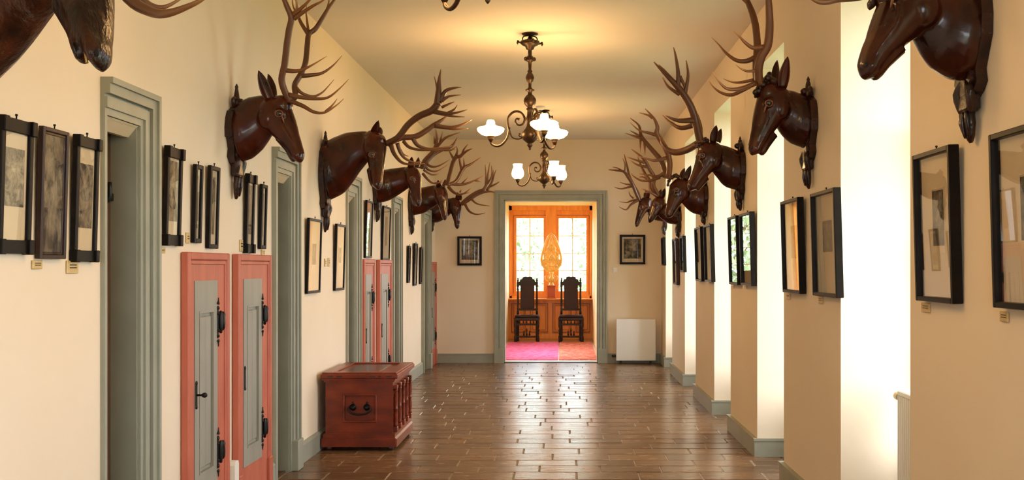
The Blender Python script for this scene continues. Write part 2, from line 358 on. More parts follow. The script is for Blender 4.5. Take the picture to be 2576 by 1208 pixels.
# threshold of the end doorway
mb = MB(); mb.cbox(DX0, DX1, YE - .02, YE + .12, -.05, .012, .004); struct('trim_2', mb, M['chairwood'])
mb = MB(); mb.cbox(DX0, DX1, YE + .12, YE + .30, -.05, .014, .003); struct('trim_3', mb, M['winpaint'])
# end doorway architrave
def frame_steps(mb, a0, a1, zt, steps, put, plinth=None, near=None):
    """nested architrave steps round an opening a0..a1 of height zt; steps = (inner offset, outer offset, proud); near = widths kept on the near side"""
    for i0, i1, pr in steps:
        n0, n1 = (i0, i1) if near is None else (min(i0, near), min(i1, near))
        if n1 - n0 > .002: put(mb, a0 - n1, a0 - n0, 0, zt + i1, pr)
        put(mb, a1 + i0, a1 + i1, 0, zt + i1, pr)
        put(mb, a0 - n0, a1 + i0, zt + i0, zt + i1, pr)
STEPS = [(0, .030, .022), (.030, .075, .034), (.075, .088, .020), (.088, .130, .046), (.130, .155, .060)]
mb = MB()
frame_steps(mb, DX0, DX1, DZ, STEPS, lambda m, a, b, z0, z1, p: m.box(a, b, YE - p, YE + .01, z0, z1))
for a, b in ((DX0 - .16, DX0 - .0), (DX1, DX1 + .16)): mb.box(a, b, YE - .07, YE, 0, .24)
mb.box(DX0, DX0 + .015, YE, YE + .3, 0, DZ); mb.box(DX1 - .015, DX1, YE, YE + .3, 0, DZ); mb.box(DX0, DX1, YE, YE + .3, DZ - .015, DZ)
struct('trim_1', mb, M['green'])
# left doors
for k, d in enumerate(DOORS):
    e = empty('door_%d' % (k + 1), (XL, (d[1] + d[2]) / 2, 0)); e['kind'] = 'structure'; yc = (d[1] + d[2]) / 2
    mb = MB(); near = d[1] - d[0]; w = d[3] - d[2]; st = [(a * w / .155, b * w / .155, p) for a, b, p in STEPS]
    frame_steps(mb, d[1] - yc, d[2] - yc, DTOP, [(a, b * 1.0, p) for a, b, p in st] if w < .22 else [(a * .8, b * .8, p) for a, b, p in st],
                lambda m, a, b, z0, z1, p: m.box(-.01, p, a, b, z0, z1), near=near)
    mb.build('architrave', M['green'], e)
    mb = MB(); mb.cbox(0, .075, d[2] - yc + .02, d[3] - yc + .005, 0, .24, .006); mb.build('plinth_block', M['green'], e)
    mb = MB(); rec = .125 if k == 0 else .22
    mb.box(-rec, .005, d[2] - yc - .012, d[2] - yc + .004, 0, DTOP); mb.box(-rec, .005, d[1] - yc - .004, d[1] - yc + .012, 0, DTOP); mb.box(-rec, .005, d[1] - yc, d[2] - yc, DTOP - .012, DTOP + .004)
    mb.build('jamb_lining', M['green_in'], e)
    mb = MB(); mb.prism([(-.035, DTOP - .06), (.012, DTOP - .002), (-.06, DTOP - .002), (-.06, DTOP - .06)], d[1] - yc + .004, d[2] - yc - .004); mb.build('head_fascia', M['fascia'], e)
    mb = MB(); mb.box(-rec - .05, -rec, d[1] - yc - .05, d[2] - yc + .05, 0, DTOP + .02)
    mb.cbox(-rec, -rec + .012, d[1] - yc + .02, d[2] - yc - .09, 1.25, DTOP - .15, .006); mb.cbox(-rec, -rec + .012, d[1] - yc + .02, d[2] - yc - .09, .2, 1.1, .006)
    lf = mb.build('door_leaf', M['doorwood'] if k == 0 else M['green_in'], e)
    mb = MB(); mb.tube([(-rec + .012, .10, 1.92), (-rec + .03, .10, 1.95), (-rec + .03, .10, 2.02)], .011, 8, 2); mb.cbox(-rec + .003, -rec + .016, .05, .20, 1.93, 1.97, .004); mb.build('hinge', M['iron'], lf)
    mb = MB(); mb.box(-rec, -.02, d[1] - yc, d[2] - yc, -.01, .012); mb.build('sill_board', M['doorwood'], e)
# baseboards
CUPS = [(5.80, 6.508), (6.70, 7.45), (10.93, 11.547), (11.85, 12.68), (16.45, 17.15)]
blocks = sorted([(d[0], d[3]) for d in DOORS] + CUPS)
mb = MB(); y = YB
for a, b in blocks + [(YE, YE)]:
    if a - y > .03: mb.box(XL - .01, XL + .03, y, a, 0, .145); mb.prism([(XL - .01, .145), (XL + .03, .145), (XL + .012, .165), (XL - .01, .165)], y, a)
    y = b
struct('baseboard_left', mb, M['green'])
mb = MB(); y = YB; B = .03
for a, b in NICHES + [(YE, YE)]:
    mb.box(XR - B, XR + .02, y - B, a + B, 0, .135); mb.box(XR - B - .006, XR + .02, y - B - .006, a + B + .006, .135, .155)
    if b > a:
        mb.box(XR + .02, XN - .03, b - B, b + .01, 0, .135); mb.box(XR + .02, XN - .03, b - B - .006, b + .01, .135, .155)
        mb.box(XR + .02, XN - .03, a - .01, a + B, 0, .135); mb.box(XR + .02, XN - .03, a - .01, a + B + .006, .135, .155)
        mb.box(XN - B, XN + .01, a, b, 0, .14)
    y = b
struct('baseboard_right', mb, M['green'])
mb = MB()
for a, b in ((XL, DX0 - .16), (DX1 + .16, XR)): mb.box(a, b, YE - .03, YE + .01, 0, .135); mb.box(a, b, YE - .038, YE + .01, .135, .155)
struct('baseboard_end', mb, M['green'])
# niche windows
def niche_window(k, a, b):
    e = empty('window_%d' % k, (XN + .06, (a + b) / 2, PARAPET)); e['kind'] = 'structure'
    w = (b - a) / 2 - .03; h = ZN - PARAPET - .03; t = .07
    mb = MB(); mb.box(-.05, .05, -w, -w + t, 0, h); mb.box(-.05, .05, w - t, w, 0, h); mb.box(-.05, .05, -w + t, w - t, 0, t); mb.box(-.05, .05, -w + t, w - t, h - t, h)
    mb.box(-.04, .04, -.045, .045, t, h - t); mb.box(-.04, .04, -w + t, w - t, h * .68, h * .68 + .07)
    mb.build('window_frame', M['winpaint'], e)
    mb = MB()
    for s in (-1, 1):
        for q in (.23, .46, .84):
            mb.box(-.015, .015, min(s * .045, s * (w - t)), max(s * .045, s * (w - t)), h * q - .012, h * q + .012)
    mb.build('glazing_bars', M['winpaint'], e)
    pm = MB().box(-.002, .002, -(w - t - .045) / 2, (w - t - .045) / 2, -.5, .5).build('pane', M['pane'], mesh_only=True)
    zs = [t, h * .23, h * .46, h * .68, h * .84, h - t]
    for s in (-1, 1):
        for i in range(5):
            if i == 3: z0 = h * .68 + .07
            else: z0 = zs[i]
            o = link('pane', pm, e, (0, s * (w - t + .045) / 2, (z0 + zs[i + 1]) / 2)); o.scale = (1, 1, zs[i + 1] - z0)
    mb = MB(); mb.cbox(-.10, -.05, -w - .02, w + .02, -.03, .0, .006); mb.build('sill_board', M['winpaint'], e)
for k, (a, b) in enumerate(NICHES): niche_window(k + 1, a, b)
# ------------------------------------------------------------------ the sunlit bay room beyond the doorway
BX0, BX1, BY0, BY1, BZ = -1.22, .64, YE + .3, 23.1, 2.97
S0, S1, SZ0, SZ1 = 18.2, 20.0, .8, 2.7
mb = MB(); mb.box(BX0 - .25, BX0, BY0, S0, -.05, BZ); mb.box(BX0 - .25, BX0, S1, BY1 + .4, -.05, BZ); mb.box(BX0 - .25, BX0, S0, S1, -.05, SZ0); mb.box(BX0 - .25, BX0, S0, S1, SZ1, BZ); struct('wall_bay_left', mb, M['bayplaster'])
mb = MB(); mb.box(BX1, BX1 + .2, BY0, S0, -.05, BZ); mb.box(BX1, BX1 + .2, S1, BY1 + .4, -.05, BZ); mb.box(BX1, BX1 + .2, S0, S1, -.05, SZ0); mb.box(BX1, BX1 + .2, S0, S1, SZ1, BZ)
struct('wall_bay_right', mb, M['bayplaster'])
mb = MB(); mb.box(BX0 - .25, BX1 + .2, BY0, BY1 + .4, BZ, BZ + .1); struct('ceiling_bay', mb, M['bayplaster'])
mb = MB(); mb.box(BX0 - .25, BX1 + .2, BY0 - .3, BY1 + .4, -.15, -.001); struct('floor_bay', mb, M['parquet'])
# bay window wall: panelled dado, deep sill, two wooden casements of 2 x 4 panes
def bx(px): return (px - CX) * BY1 / F
def bz(py): return EYE - (py - CY) * BY1 / F
SILL = .905
mb = MB(); mb.box(BX0, BX1, BY1 + .02, BY1 + .3, 0, SILL - .03); dado = struct('wall_bay_window', mb, M['orange'])
xs = [BX0, -.80, -.30, .22, BX1]
for i in range(4):
    mb = MB(); a, b = xs[i], xs[i + 1]
    mb.box(a + .04, b - .04, BY1 + .012, BY1 + .022, .13, SILL - .10)
    mb.cbox(a + .10, b - .10, BY1 - .012, BY1 + .02, .19, SILL - .16, .02); pn = mb.build('panel', M['orange'], dado)
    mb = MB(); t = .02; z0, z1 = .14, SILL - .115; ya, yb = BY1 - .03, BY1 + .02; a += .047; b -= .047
    mb.box(a, a + t, ya, yb, z0, z1); mb.box(b - t, b, ya, yb, z0, z1); mb.box(a + t, b - t, ya, yb, z0, z0 + t); mb.box(a + t, b - t, ya, yb, z1 - t, z1); mb.build('panel_moulding', M['orange_dark'], pn)  # darker strips put the shading of the panel edges into the colour
mb = MB()
for x in xs: mb.box(max(x - .045, BX0), min(x + .045, BX1), BY1 - .036, BY1 + .02, .1, SILL - .03)
mb.box(BX0, BX1, BY1 - .037, BY1 + .02, SILL - .11, SILL - .03); mb.box(BX0, BX1, BY1 - .05, BY1 + .02, 0, .12); mb.build('panel_rails', M['orange'], dado)
mb = MB(); mb.cbox(BX0 + .005, BX1 - .005, BY1 - .36, BY1 + .1, SILL - .03, SILL, .006); sill = mb.build('sill_board', M['orange'], dado)
win = empty('window_8', (-.28, BY1, SILL)); win['kind'] = 'structure'; ox = -.28
gx = [(bx(1299), bx(1367.5)), (bx(1405.5), bx(1475))]; gz0, gz1 = bz(733), bz(549); rowz = [bz(733), bz(681.3), bz(638.6), bz(593.7), bz(549)]
mb = MB(); T = BZ - SILL - .002
mb.box(BX0 - ox, gx[0][0] - ox - .05, .03, .14, 0, T); mb.box(gx[1][1] - ox + .05, BX1 - ox, .03, .14, 0, T); mb.box(gx[0][1] - ox + .05, gx[1][0] - ox - .05, -.03, .14, 0, T - .002)
mb.box(gx[0][0] - ox - .05, gx[1][1] - ox + .05, .03, .14, gz1 + .05 - SILL, T); mb.box(gx[0][0] - ox - .05, gx[1][1] - ox + .05, .03, .14, 0, gz0 - .05 - SILL)
mb.box(BX0 - ox, BX1 - ox, -.02, .04, T - .10, T); mb.box(BX0 - ox + .02, BX1 - ox - .02, -.02, .04, 0, .05)
mb.box(BX0 - ox, BX0 - ox + .06, -.02, .04, 0, T); mb.box(BX1 - ox - .06, BX1 - ox, -.02, .04, 0, T)
mb.build('window_frame', M['orange'], win)
for g0, g1 in gx:
    ce = empty('casement', ((g0 + g1) / 2 - ox, .07, 0)); ce.parent = win; hw = (g1 - g0) / 2
    mb = MB(); z0, z1 = gz0 - SILL, gz1 - SILL
    mb.box(-hw - .055, -hw, -.02, .025, z0 - .055, z1 + .055); mb.box(hw, hw + .055, -.02, .025, z0 - .055, z1 + .055); mb.box(-hw, hw, -.02, .025, z0 - .055, z0); mb.box(-hw, hw, -.02, .025, z1, z1 + .055)
    mb.build('casement_frame', M['orange'], ce)
    mb = MB(); q = hw + .058; t = .014
    mb.box(-q - t, -q, -.05, -.02, z0 - .06, z1 + .06); mb.box(q, q + t, -.05, -.02, z0 - .06, z1 + .06); mb.box(-q, q, -.05, -.02, z1 + .058, z1 + .072); mb.build('casement_bead', M['orange_dark'], ce)
    mb = MB(); mb.box(-.011, .011, -.012, .012, z0, z1)
    for z in rowz[1:-1]: mb.box(-hw, hw, -.010, .010, z - SILL - .008, z - SILL + .008)
    mb.build('glazing_bars', M['winpaint'], ce)
    pm = MB().box(-hw / 2, hw / 2, -.002, .002, -.5, .5).build('pane', M['pane'], mesh_only=True)
    for i in range(4):
        for s in (-1, 1):
            o = link('pane', pm, ce, (s * hw / 2, .004, (rowz[i] + rowz[i + 1]) / 2 - SILL)); o.scale = (1, 1, rowz[i + 1] - rowz[i])
# unseen side windows, added to brighten the bay panelling
for nm, xx in (('window_9', BX1 + .1), ('window_10', BX0 - .125)):
    e = empty(nm, (xx, (S0 + S1) / 2, SZ0)); e['kind'] = 'structure'; hw = (S1 - S0) / 2; h = SZ1 - SZ0
    mb = MB(); mb.box(-.05, .05, -hw, -hw + .08, 0, h); mb.box(-.05, .05, hw - .08, hw, 0, h); mb.box(-.05, .05, -.04, .04, 0, h); mb.box(-.05, .05, -hw, hw, 0, .08); mb.box(-.05, .05, -hw, hw, h - .08, h)
    mb.build('window_frame', M['orange'], e)
    pm = MB().box(-.002, .002, -(hw - .12) / 2, (hw - .12) / 2, .08, h - .08).build('pane', M['pane'], mesh_only=True)
    for s in (-1, 1): link('pane', pm, e, (0, s * (hw - .04) / 2, 0))
# outdoors
mb = MB(); mb.box(-90, 90, -60, 140, -5.2, -5); struct('ground', mb, M['lawn'])
def tree(x, y, h, r, label, seed, n=4200):
    rg = random.Random(seed); e = tag(empty('leafy_tree', (x, y, -5)), label, 'tree', 'trees outside the bay window')
    mb = MB(); mb.tube([(0, 0, 0), (.1, .1, h * .4), (-.1, 0, h * .8)], [.3, .22, .06], 8)
    for i in range(6):
        a = rg.uniform(0, 6.28); mb.tube([(0, 0, h * (.35 + .06 * i)), (math.cos(a) * r * .4, math.sin(a) * r * .4, h * (.45 + .06 * i)), (math.cos(a) * r * .8, math.sin(a) * r * .8, h * (.5 + .07 * i))], [.1, .07, .02], 6)
    mb.build('trunk', M['bark'], e)
    mb = MB()
    for i in range(n):
        a = rg.uniform(0, 6.28); ph = math.acos(rg.uniform(-1, 1)); q = r * rg.uniform(.35, 1) ** .5
        c = Vector((q * math.sin(ph) * math.cos(a), q * math.sin(ph) * math.sin(a), h * .66 + q * 1.15 * math.cos(ph)))
        u = Vector((rg.gauss(0, 1), rg.gauss(0, 1), rg.gauss(0, 1))).normalized(); v = u.orthogonal().normalized(); s = rg.uniform(.10, .22)
        mb.add([c - u * s, c + v * s * .5, c + u * s, c - v * s * .5], [(0, 1, 2, 3)])
    mb.build('foliage', M['leaf'], e)
tree(-2.3, 37, 10.2, 2.7, 'pale leafy tree outside seen through the left casement of the bay window', 1)
tree(1.9, 43, 11.5, 3.1, 'pale leafy tree outside seen through the right casement of the bay window', 2)
mb = MB(); mb.prism([(6.60, 0), (6.685, 0), (6.685, .33), (6.67, .355), (6.615, .355), (6.60, .33)], XL, XL + .05, 'YZ'); struct('trim_4', mb, M['winpaint'])
# ================================================================== PICTURES
def picture(label, side, a0, a1, zb, zt, style='thin', lean=1.6, fw=.022, depth=.045, matw=(.1, .12, .2), pr='print', group=None, wall=None):
    """a0..a1 along the wall, zb..zt heights; local x runs along the wall, local y = out of the wall"""
    w, h = abs(a1 - a0), zt - zb; c = (a0 + a1) / 2
    if side == 'L': e = empty('framed_picture', (XL + .003, c, zb), R(-90))
    elif side == 'R': e = empty('framed_picture', (XR - .003, c, zb), R(90))
    else: e = empty('framed_picture', (c, YE - .003, zb), R(180))
    e.rotation_mode = 'XYZ'; e.rotation_euler[0] = -R(lean); tag(e, label, 'picture', group)
    hw = w / 2; m = M['brownf'] if style == 'mould' else M['black']
    mb = MB(); fw2 = fw
    mb.cbox(-hw, -hw + fw, 0, depth, 0, h, .003); mb.cbox(hw - fw, hw, 0, depth, 0, h, .003)
    tb = fw * (1.9 if style == 'block' else 1)
    mb.cbox(-hw + fw, hw - fw, 0, depth, 0, tb, .003); mb.cbox(-hw + fw, hw - fw, 0, depth, h - tb, h, .003)
    fr = mb.build('frame', m, e)
    if style == 'block':
        bm_ = MB().cbox(-fw * .62, fw * .62, -.001, depth + .012, -tb * .55, tb * .55, .003).build('corner_block', m, mesh_only=True)
        for sx in (-1, 1):
            for z in (tb * .5, h - tb * .5): link('corner_block', bm_, fr, (sx * (hw - fw * .5), 0, z))
    if style == 'mould':
        mb = MB(); q = fw * .6
        for s in (-1, 1): mb.cbox(min(s * (hw - fw), s * (hw - fw - q)), max(s * (hw - fw), s * (hw - fw - q)), 0, depth * .7, fw, h - fw, .002)
        mb.cbox(-hw + fw, hw - fw, 0, depth * .7, fw, fw + q, .002); mb.cbox(-hw + fw, hw - fw, 0, depth * .7, h - fw - q, h - fw, .002)
        mb.build('inner_moulding', M['brownf'], fr)
    ix, iz0, iz1 = hw - fw, tb, h - tb
    mb = MB(); mb.box(-ix, ix, .004, .010, iz0, iz1); mb.build('mount', M['mat'] if style == 'thin' else M['paper'], e)
    ms, mt, mbm = matw; px = max(ix - ms, ix * .35)
    mb = MB(); mb.box(-px, px, .010, .0125, iz0 + mbm, iz1 - mt); mb.build('print', M[pr], e)
    if style == 'thin':
        mb = MB(); t = .006
        for s in (-1, 1): mb.box(s * px - t / 2, s * px + t / 2, .010, .0135, iz0 + mbm - .03, iz1 - mt + .012)
        mb.box(-px, px, .010, .0135, iz1 - mt + .006, iz1 - mt + .012); mb.box(-px, px, .010, .0132, iz0 + mbm - .03, iz0 + mbm)
        mb.build('print_margin', M['paper'], e)
    mb = MB(); mb.box(-ix, ix, depth * .62, depth * .62 + .002, iz0, iz1); mb.build('glass_pane', M['glass'], e)
    mb = MB(); mb.lathe([(.003, -.012), (.003, .012), (.006, .014), (.005, .02)], (0, .012, h), 8); mb.build('hanging_hook', M['iron'], e)
    return e
def pl(label, x0, x1, yt, yb, **k):     # left wall picture from its outline in the photograph
    a0, a1 = ZL(x0, XL), ZL(x1, XL + .032); xm = (x0 + x1) / 2; s = -(XL + .03) / (CX - xm); k.setdefault('depth', .024)
    picture(label, 'L', a0, a1, EYE - (yb - CY) * s, EYE - (yt - CY) * s, **k)
def prr(label, x0, x1, yt, yb, **k):
    a0, a1 = ZRt(x1, XR - .055), ZRt(x0, XR - .055); xm = (x0 + x1) / 2; s = (XR - .05) / (xm - CX)
    picture(label, 'R', a0, a1, EYE - (yb - CY) * s, EYE - (yt - CY) * s, **k)
EN = (.03, .04, .06)
pl('large black-framed arched engraving, nearest picture on the left wall', -20, 82, 297, 638, style='block', fw=.028, matw=(.02, .06, .13), pr='print2')
pl('brown moulded frame with shiny glass, second picture from the left edge', 85, 170, 322, 651, style='mould', fw=.018, matw=(.006, .006, .006), pr='print')
pl('black-framed engraving on yellowed paper right beside the first left doorway', 173, 247, 343, 658, style='block', fw=.026, matw=(.012, .07, .10), pr='print')
pl('black-framed engraving just past the first green doorway on the left wall', 405, 458, 370, 617, style='block', fw=.03, matw=(.01, .015, .075), pr='print2')
pl('narrow black-framed engraving above the first coral cupboard, left of its pair', 478, 510, 413, 611, fw=.026, matw=EN, pr='print')
pl('narrow black-framed engraving above the first coral cupboard, right of its pair', 515, 552, 417, 625, fw=.026, matw=EN, pr='print')
pl('black-framed engraving above the second coral cupboard, taller of its pair', 610, 641, 438, 636, style='block', fw=.03, matw=(.01, .015, .07), pr='print2')
pl('small black-framed engraving above the second coral cupboard beside the doorway', 647, 672, 463, 626, fw=.026, matw=EN, pr='print')
pl('wide-mounted small print in thin black frame above the wooden chest, nearer one', 766, 808, 550, 738, matw=(.17, .19, .22), pr='photo')
pl('thin black frame mirroring the far window, above the wooden chest, farther one', 837, 868, 564, 731, matw=(.2, .2, .24), pr='print2')
pl('thin black frame above the third coral cupboard on the left wall', 914, 937, 504, 649, matw=(.15, .1, .15), pr='print2')
pl('thin black frame above the fourth coral cupboard on the left wall', 957, 982, 519, 654, matw=(.15, .1, .15), pr='print')
pl('small slim frame past the fourth doorway, nearest of a row of three', 1022, 1033, 618, 712, fw=.03, matw=EN, pr='print')
pl('taller slim black frame in the middle of a row of three past the fourth doorway', 1037, 1050, 612, 719, fw=.03, matw=EN, pr='print')
pl('slim black frame past the fourth doorway, farthest of a row of three', 1053, 1063, 622, 715, fw=.03, matw=EN, pr='print')
pl('tiny dark frame above the last coral cupboard in the far left corner', 1094.5, 1100.5, 591, 664, fw=.02, matw=EN, pr='print')
prr('large thin black frame cut by the right edge, nearest on the right wall', 2492, 2690, 310, 782, matw=(.16, .15, .22), pr='photo')
prr('thin black frame with dark portrait print on the nearest right pier by the white niche', 2299, 2392, 378, 760, matw=(.15, .15, .22), pr='photo')
prr('thin black frame on the second right pier, nearer of its pair', 2041, 2101, 480, 746, matw=(.15, .16, .25), pr='photo')
prr('thin black frame on the second right pier, farther of its pair', 1966, 2009, 502, 737, matw=(.15, .16, .22), pr='photo')
prr('thin black frame on the third right pier, nearer of its pair', 1861, 1888, 536, 718, matw=(.15, .16, .22), pr='print2')
prr('thin black frame on the third right pier, farther of its pair', 1832, 1853, 545, 716, matw=(.15, .16, .22), pr='photo')
prr('thin black frame reflecting orange on the fourth right pier, nearer of its pair', 1771, 1788, 566, 709, matw=(.15, .16, .22), pr='print2')
prr('thin black frame on the fourth right pier, farther of its pair', 1748, 1763, 572, 707, matw=(.15, .16, .22), pr='photo')
prr('small black frame on the fifth right pier, nearer and shorter of its pair', 1710, 1718, 594, 685, fw=.03, matw=EN, pr='photo')
prr('slim brown frame on the fifth right pier, farther and taller of its pair', 1692, 1701, 601, 716, style='mould', fw=.02, matw=EN, pr='print2')
prr('dark slim frame in the far right corner by the white panel radiator', 1663, 1668, 598, 668, fw=.02, matw=EN, pr='print')
def pe(label, x0, x1, yt, yb):
    Y = YE - .02; picture(label, 'E', (x0 - CX) * Y / F, (x1 - CX) * Y / F, EYE - (yb - CY) * Y / F, EYE - (yt - CY) * Y / F, fw=.035, matw=(.028, .03, .06), pr='print', lean=.8)
pe('small black-framed engraving on the end wall left of the big doorway', 1151, 1212, 595, 668)
pe('small black-framed engraving on the end wall above the white panel radiator', 1559, 1623, 591, 665)
# caption cards
def card(label, side, x, y, wpx, hpx):
    X = XL if side == 'L' else XR
    Z = ZL(x) if side == 'L' else ZRt(x); s = Z / F; hh = hpx * s
    w = max(.04, wpx * Z * Z / (F * abs(X))); z0 = EYE - (y - CY) * s - hh / 2
    e = empty('caption_card', (X + (.001 if side == 'L' else -.001), Z, z0), R(-90) if side == 'L' else R(90))
    MB().cbox(-w / 2, w / 2, 0, .008, 0, hh, .002).build('plate', M['brass'], e)
    mb = MB()
    for q in (.62, .40): mb.box(-w * .32, w * .3, .008, .0086, hh * q, hh * (q + .09))
    mb.build('lettering', M['chairwood'], e)
    tag(e, label, 'caption card', 'caption cards under the pictures')
card('small cream card under the brown moulded frame at far left', 'L', 90, 666, 24, 22)
card('small cream card under the engraving right beside the first left doorway', 'L', 179, 672, 28, 32)
card('small card below the engraving just past the first green doorway', 'L', 407, 630, 11, 15)
card('gilt card left of the paired engravings above the first coral cupboard', 'L', 470, 599, 8, 27)
card('gilt card left of the paired engravings above the second coral cupboard', 'L', 605, 618, 7, 30)
card('small card under the small engraving beside the second left doorway', 'L', 660, 636, 8, 14)
card('tiny gilt card between the two frames above the chest, nearer one', 'L', 817, 661, 4, 20)
card('tiny gilt card between the two frames above the chest, farther one', 'L', 826, 660, 4, 22)
card('small cream card under the large frame cut by the right edge', 'R', 2530, 797, 20, 26)
card('small cream card under the portrait print on the nearest right pier', 'R', 2332, 774, 21, 24)
card('small card under the nearer frame on the second right pier', 'R', 2067, 755, 10, 18)
card('small card under the farther frame on the second right pier', 'R', 1985, 746, 9, 14)
card('small card under the nearer frame on the third right pier', 'R', 1877, 722, 6, 9)
card('small card under the farther frame on the third right pier', 'R', 1845, 721, 5, 8)
# ================================================================== CORAL CUPBOARDS
def cupboard(y0, y1, label, detail=True):
    w = y1 - y0; e = tag(empty('wall_cupboard', (XL + .002, y0, 0)), label, 'cupboard', 'coral wall cupboards'); T = 1.685
    fn, ff, dz0, dz1 = .14 * w / .82, .22 * w / .82, .27, 1.52
    mb = MB()
    mb.box(0, .03, 0, fn, 0, T - .03); mb.box(0, .03, w - ff, w, 0, T - .03); mb.box(0, .03, fn, w - ff, dz1, T - .03); mb.box(0, .03, fn, w - ff, 0, dz0)
    mb.build('frame', M['pink'], e)
    mb = MB()
    for a, b in ((-.006, .035), (w - .035, w + .006)): mb.cbox(0, .046, a, b, 0.2, T, .006)
    mb.cbox(0, .046, .035, w - .035, T - .045, T, .006); mb.cbox(0, .039, .035, .06, .2, T - .045, .004); mb.cbox(0, .039, w - .06, w - .035, .2, T - .045, .004); mb.cbox(0, .039, .06, w - .06, T - .07, T - .045, .004)
    mb.build('architrave', M['pink'], e)
    for a, b in ((-.01, .07), (w - .07, w + .01)): MB().cbox(0, .052, a, b, 0, .24, .005).build('plinth_block', M['pink'], e)
    d0, d1 = fn, w - ff
    mb = MB(); st = .10 * w / .82
    mb.box(.004, .034, d0 + .004, d0 + st, dz0, dz1); mb.box(.004, .034, d1 - st, d1 - .004, dz0, dz1); mb.box(.004, .034, d0 + st, d1 - st, dz0, dz0 + .13); mb.box(.004, .034, d0 + st, d1 - st, dz1 - .19, dz1)
    mb.box(.004, .016, d0 + st, d1 - st, dz0 + .13, dz1 - .19)
    dr = mb.build('door', M['panel'], e)
    mb = MB()
    n = 2; a0, a1 = d0 + st + .015, d1 - st - .015
    for i in range(n): mb.cbox(.014, .028, a0 + (a1 - a0) * i / n + .002, a0 + (a1 - a0) * (i + 1) / n - .002, dz0 + .15, dz1 - .21, .008)
    mb.build('door_panel', M['panel'], dr)
    mb = MB(); b = .012
    mb.box(.034, .038, d0 + st - b, d0 + st, dz0 + .12, dz1 - .18); mb.box(.034, .038, d1 - st, d1 - st + b, dz0 + .12, dz1 - .18); mb.box(.034, .038, d0 + st, d1 - st, dz1 - .19, dz1 - .178); mb.box(.034, .038, d0 + st, d1 - st, dz0 + .118, dz0 + .13)
    mb.build('panel_moulding', M['panel'], dr)
    for z in (1.264, .47):
        mb = MB(); q = d1
        mb.cbox(.034, .041, q - .016, q + .004, z - .10, z + .10, .003)
        for s in (-1, 1):
            for t in (.05, .085, .115): mb.ball((.040, q - .006, z + s * t), .008, .013, .010, 10, 6)
            mb.tube([(.04, q - .006, z + s * .11), (.04, q - .006, z + s * .15)], [.006, .003], 6, 1)
        mb.lathe([(.003, -.07), (.009, -.065), (.011, -.03), (.013, 0), (.011, .03), (.009, .065), (.003, .07)], (.05, q + .008, z), 10)
        mb.cbox(.04, .048, q + .004, q + .05, z - .012, z + .012, .004)
        mb.lathe([(.003, -.055), (.013, -.04), (.016, -.005), (.013, .025), (.017, .045), (.004, .062)], (.046, q + .058, z), 10)
        mb.build('hinge', M['iron'], dr)
    mb = MB(); z = .863; q = d0 + .02
    mb.cbox(.034, .040, q - .012, q + .012, z - .06, z + .06, .004)
    for s in (-1, 1): mb.ball((.038, q, z + s * .068), .006, .013, .014, 10, 6)
    if detail:
        mb.lathe([(.007, .038), (.006, .065), (.013, .075), (.016, .086), (.010, .097), (.003, .1)], (0, q, z), 10, 'X')
        mb.build('knob', M['iron'], dr)
    else: mb.build('key_plate', M['iron'], dr)
    return e
for (a, b), l in zip(CUPS, ['coral-framed grey cupboard nearest on the left wall, with round iron knob', 'coral-framed grey cupboard right beside the second doorway, below two engravings',
        'coral-framed grey cupboard behind the wooden chest, nearer of the far pair', 'coral-framed grey cupboard behind the wooden chest, farther of the far pair', 'coral-framed grey cupboard in the far left corner by the end wall']):
    cupboard(a, b, l, a < 6)
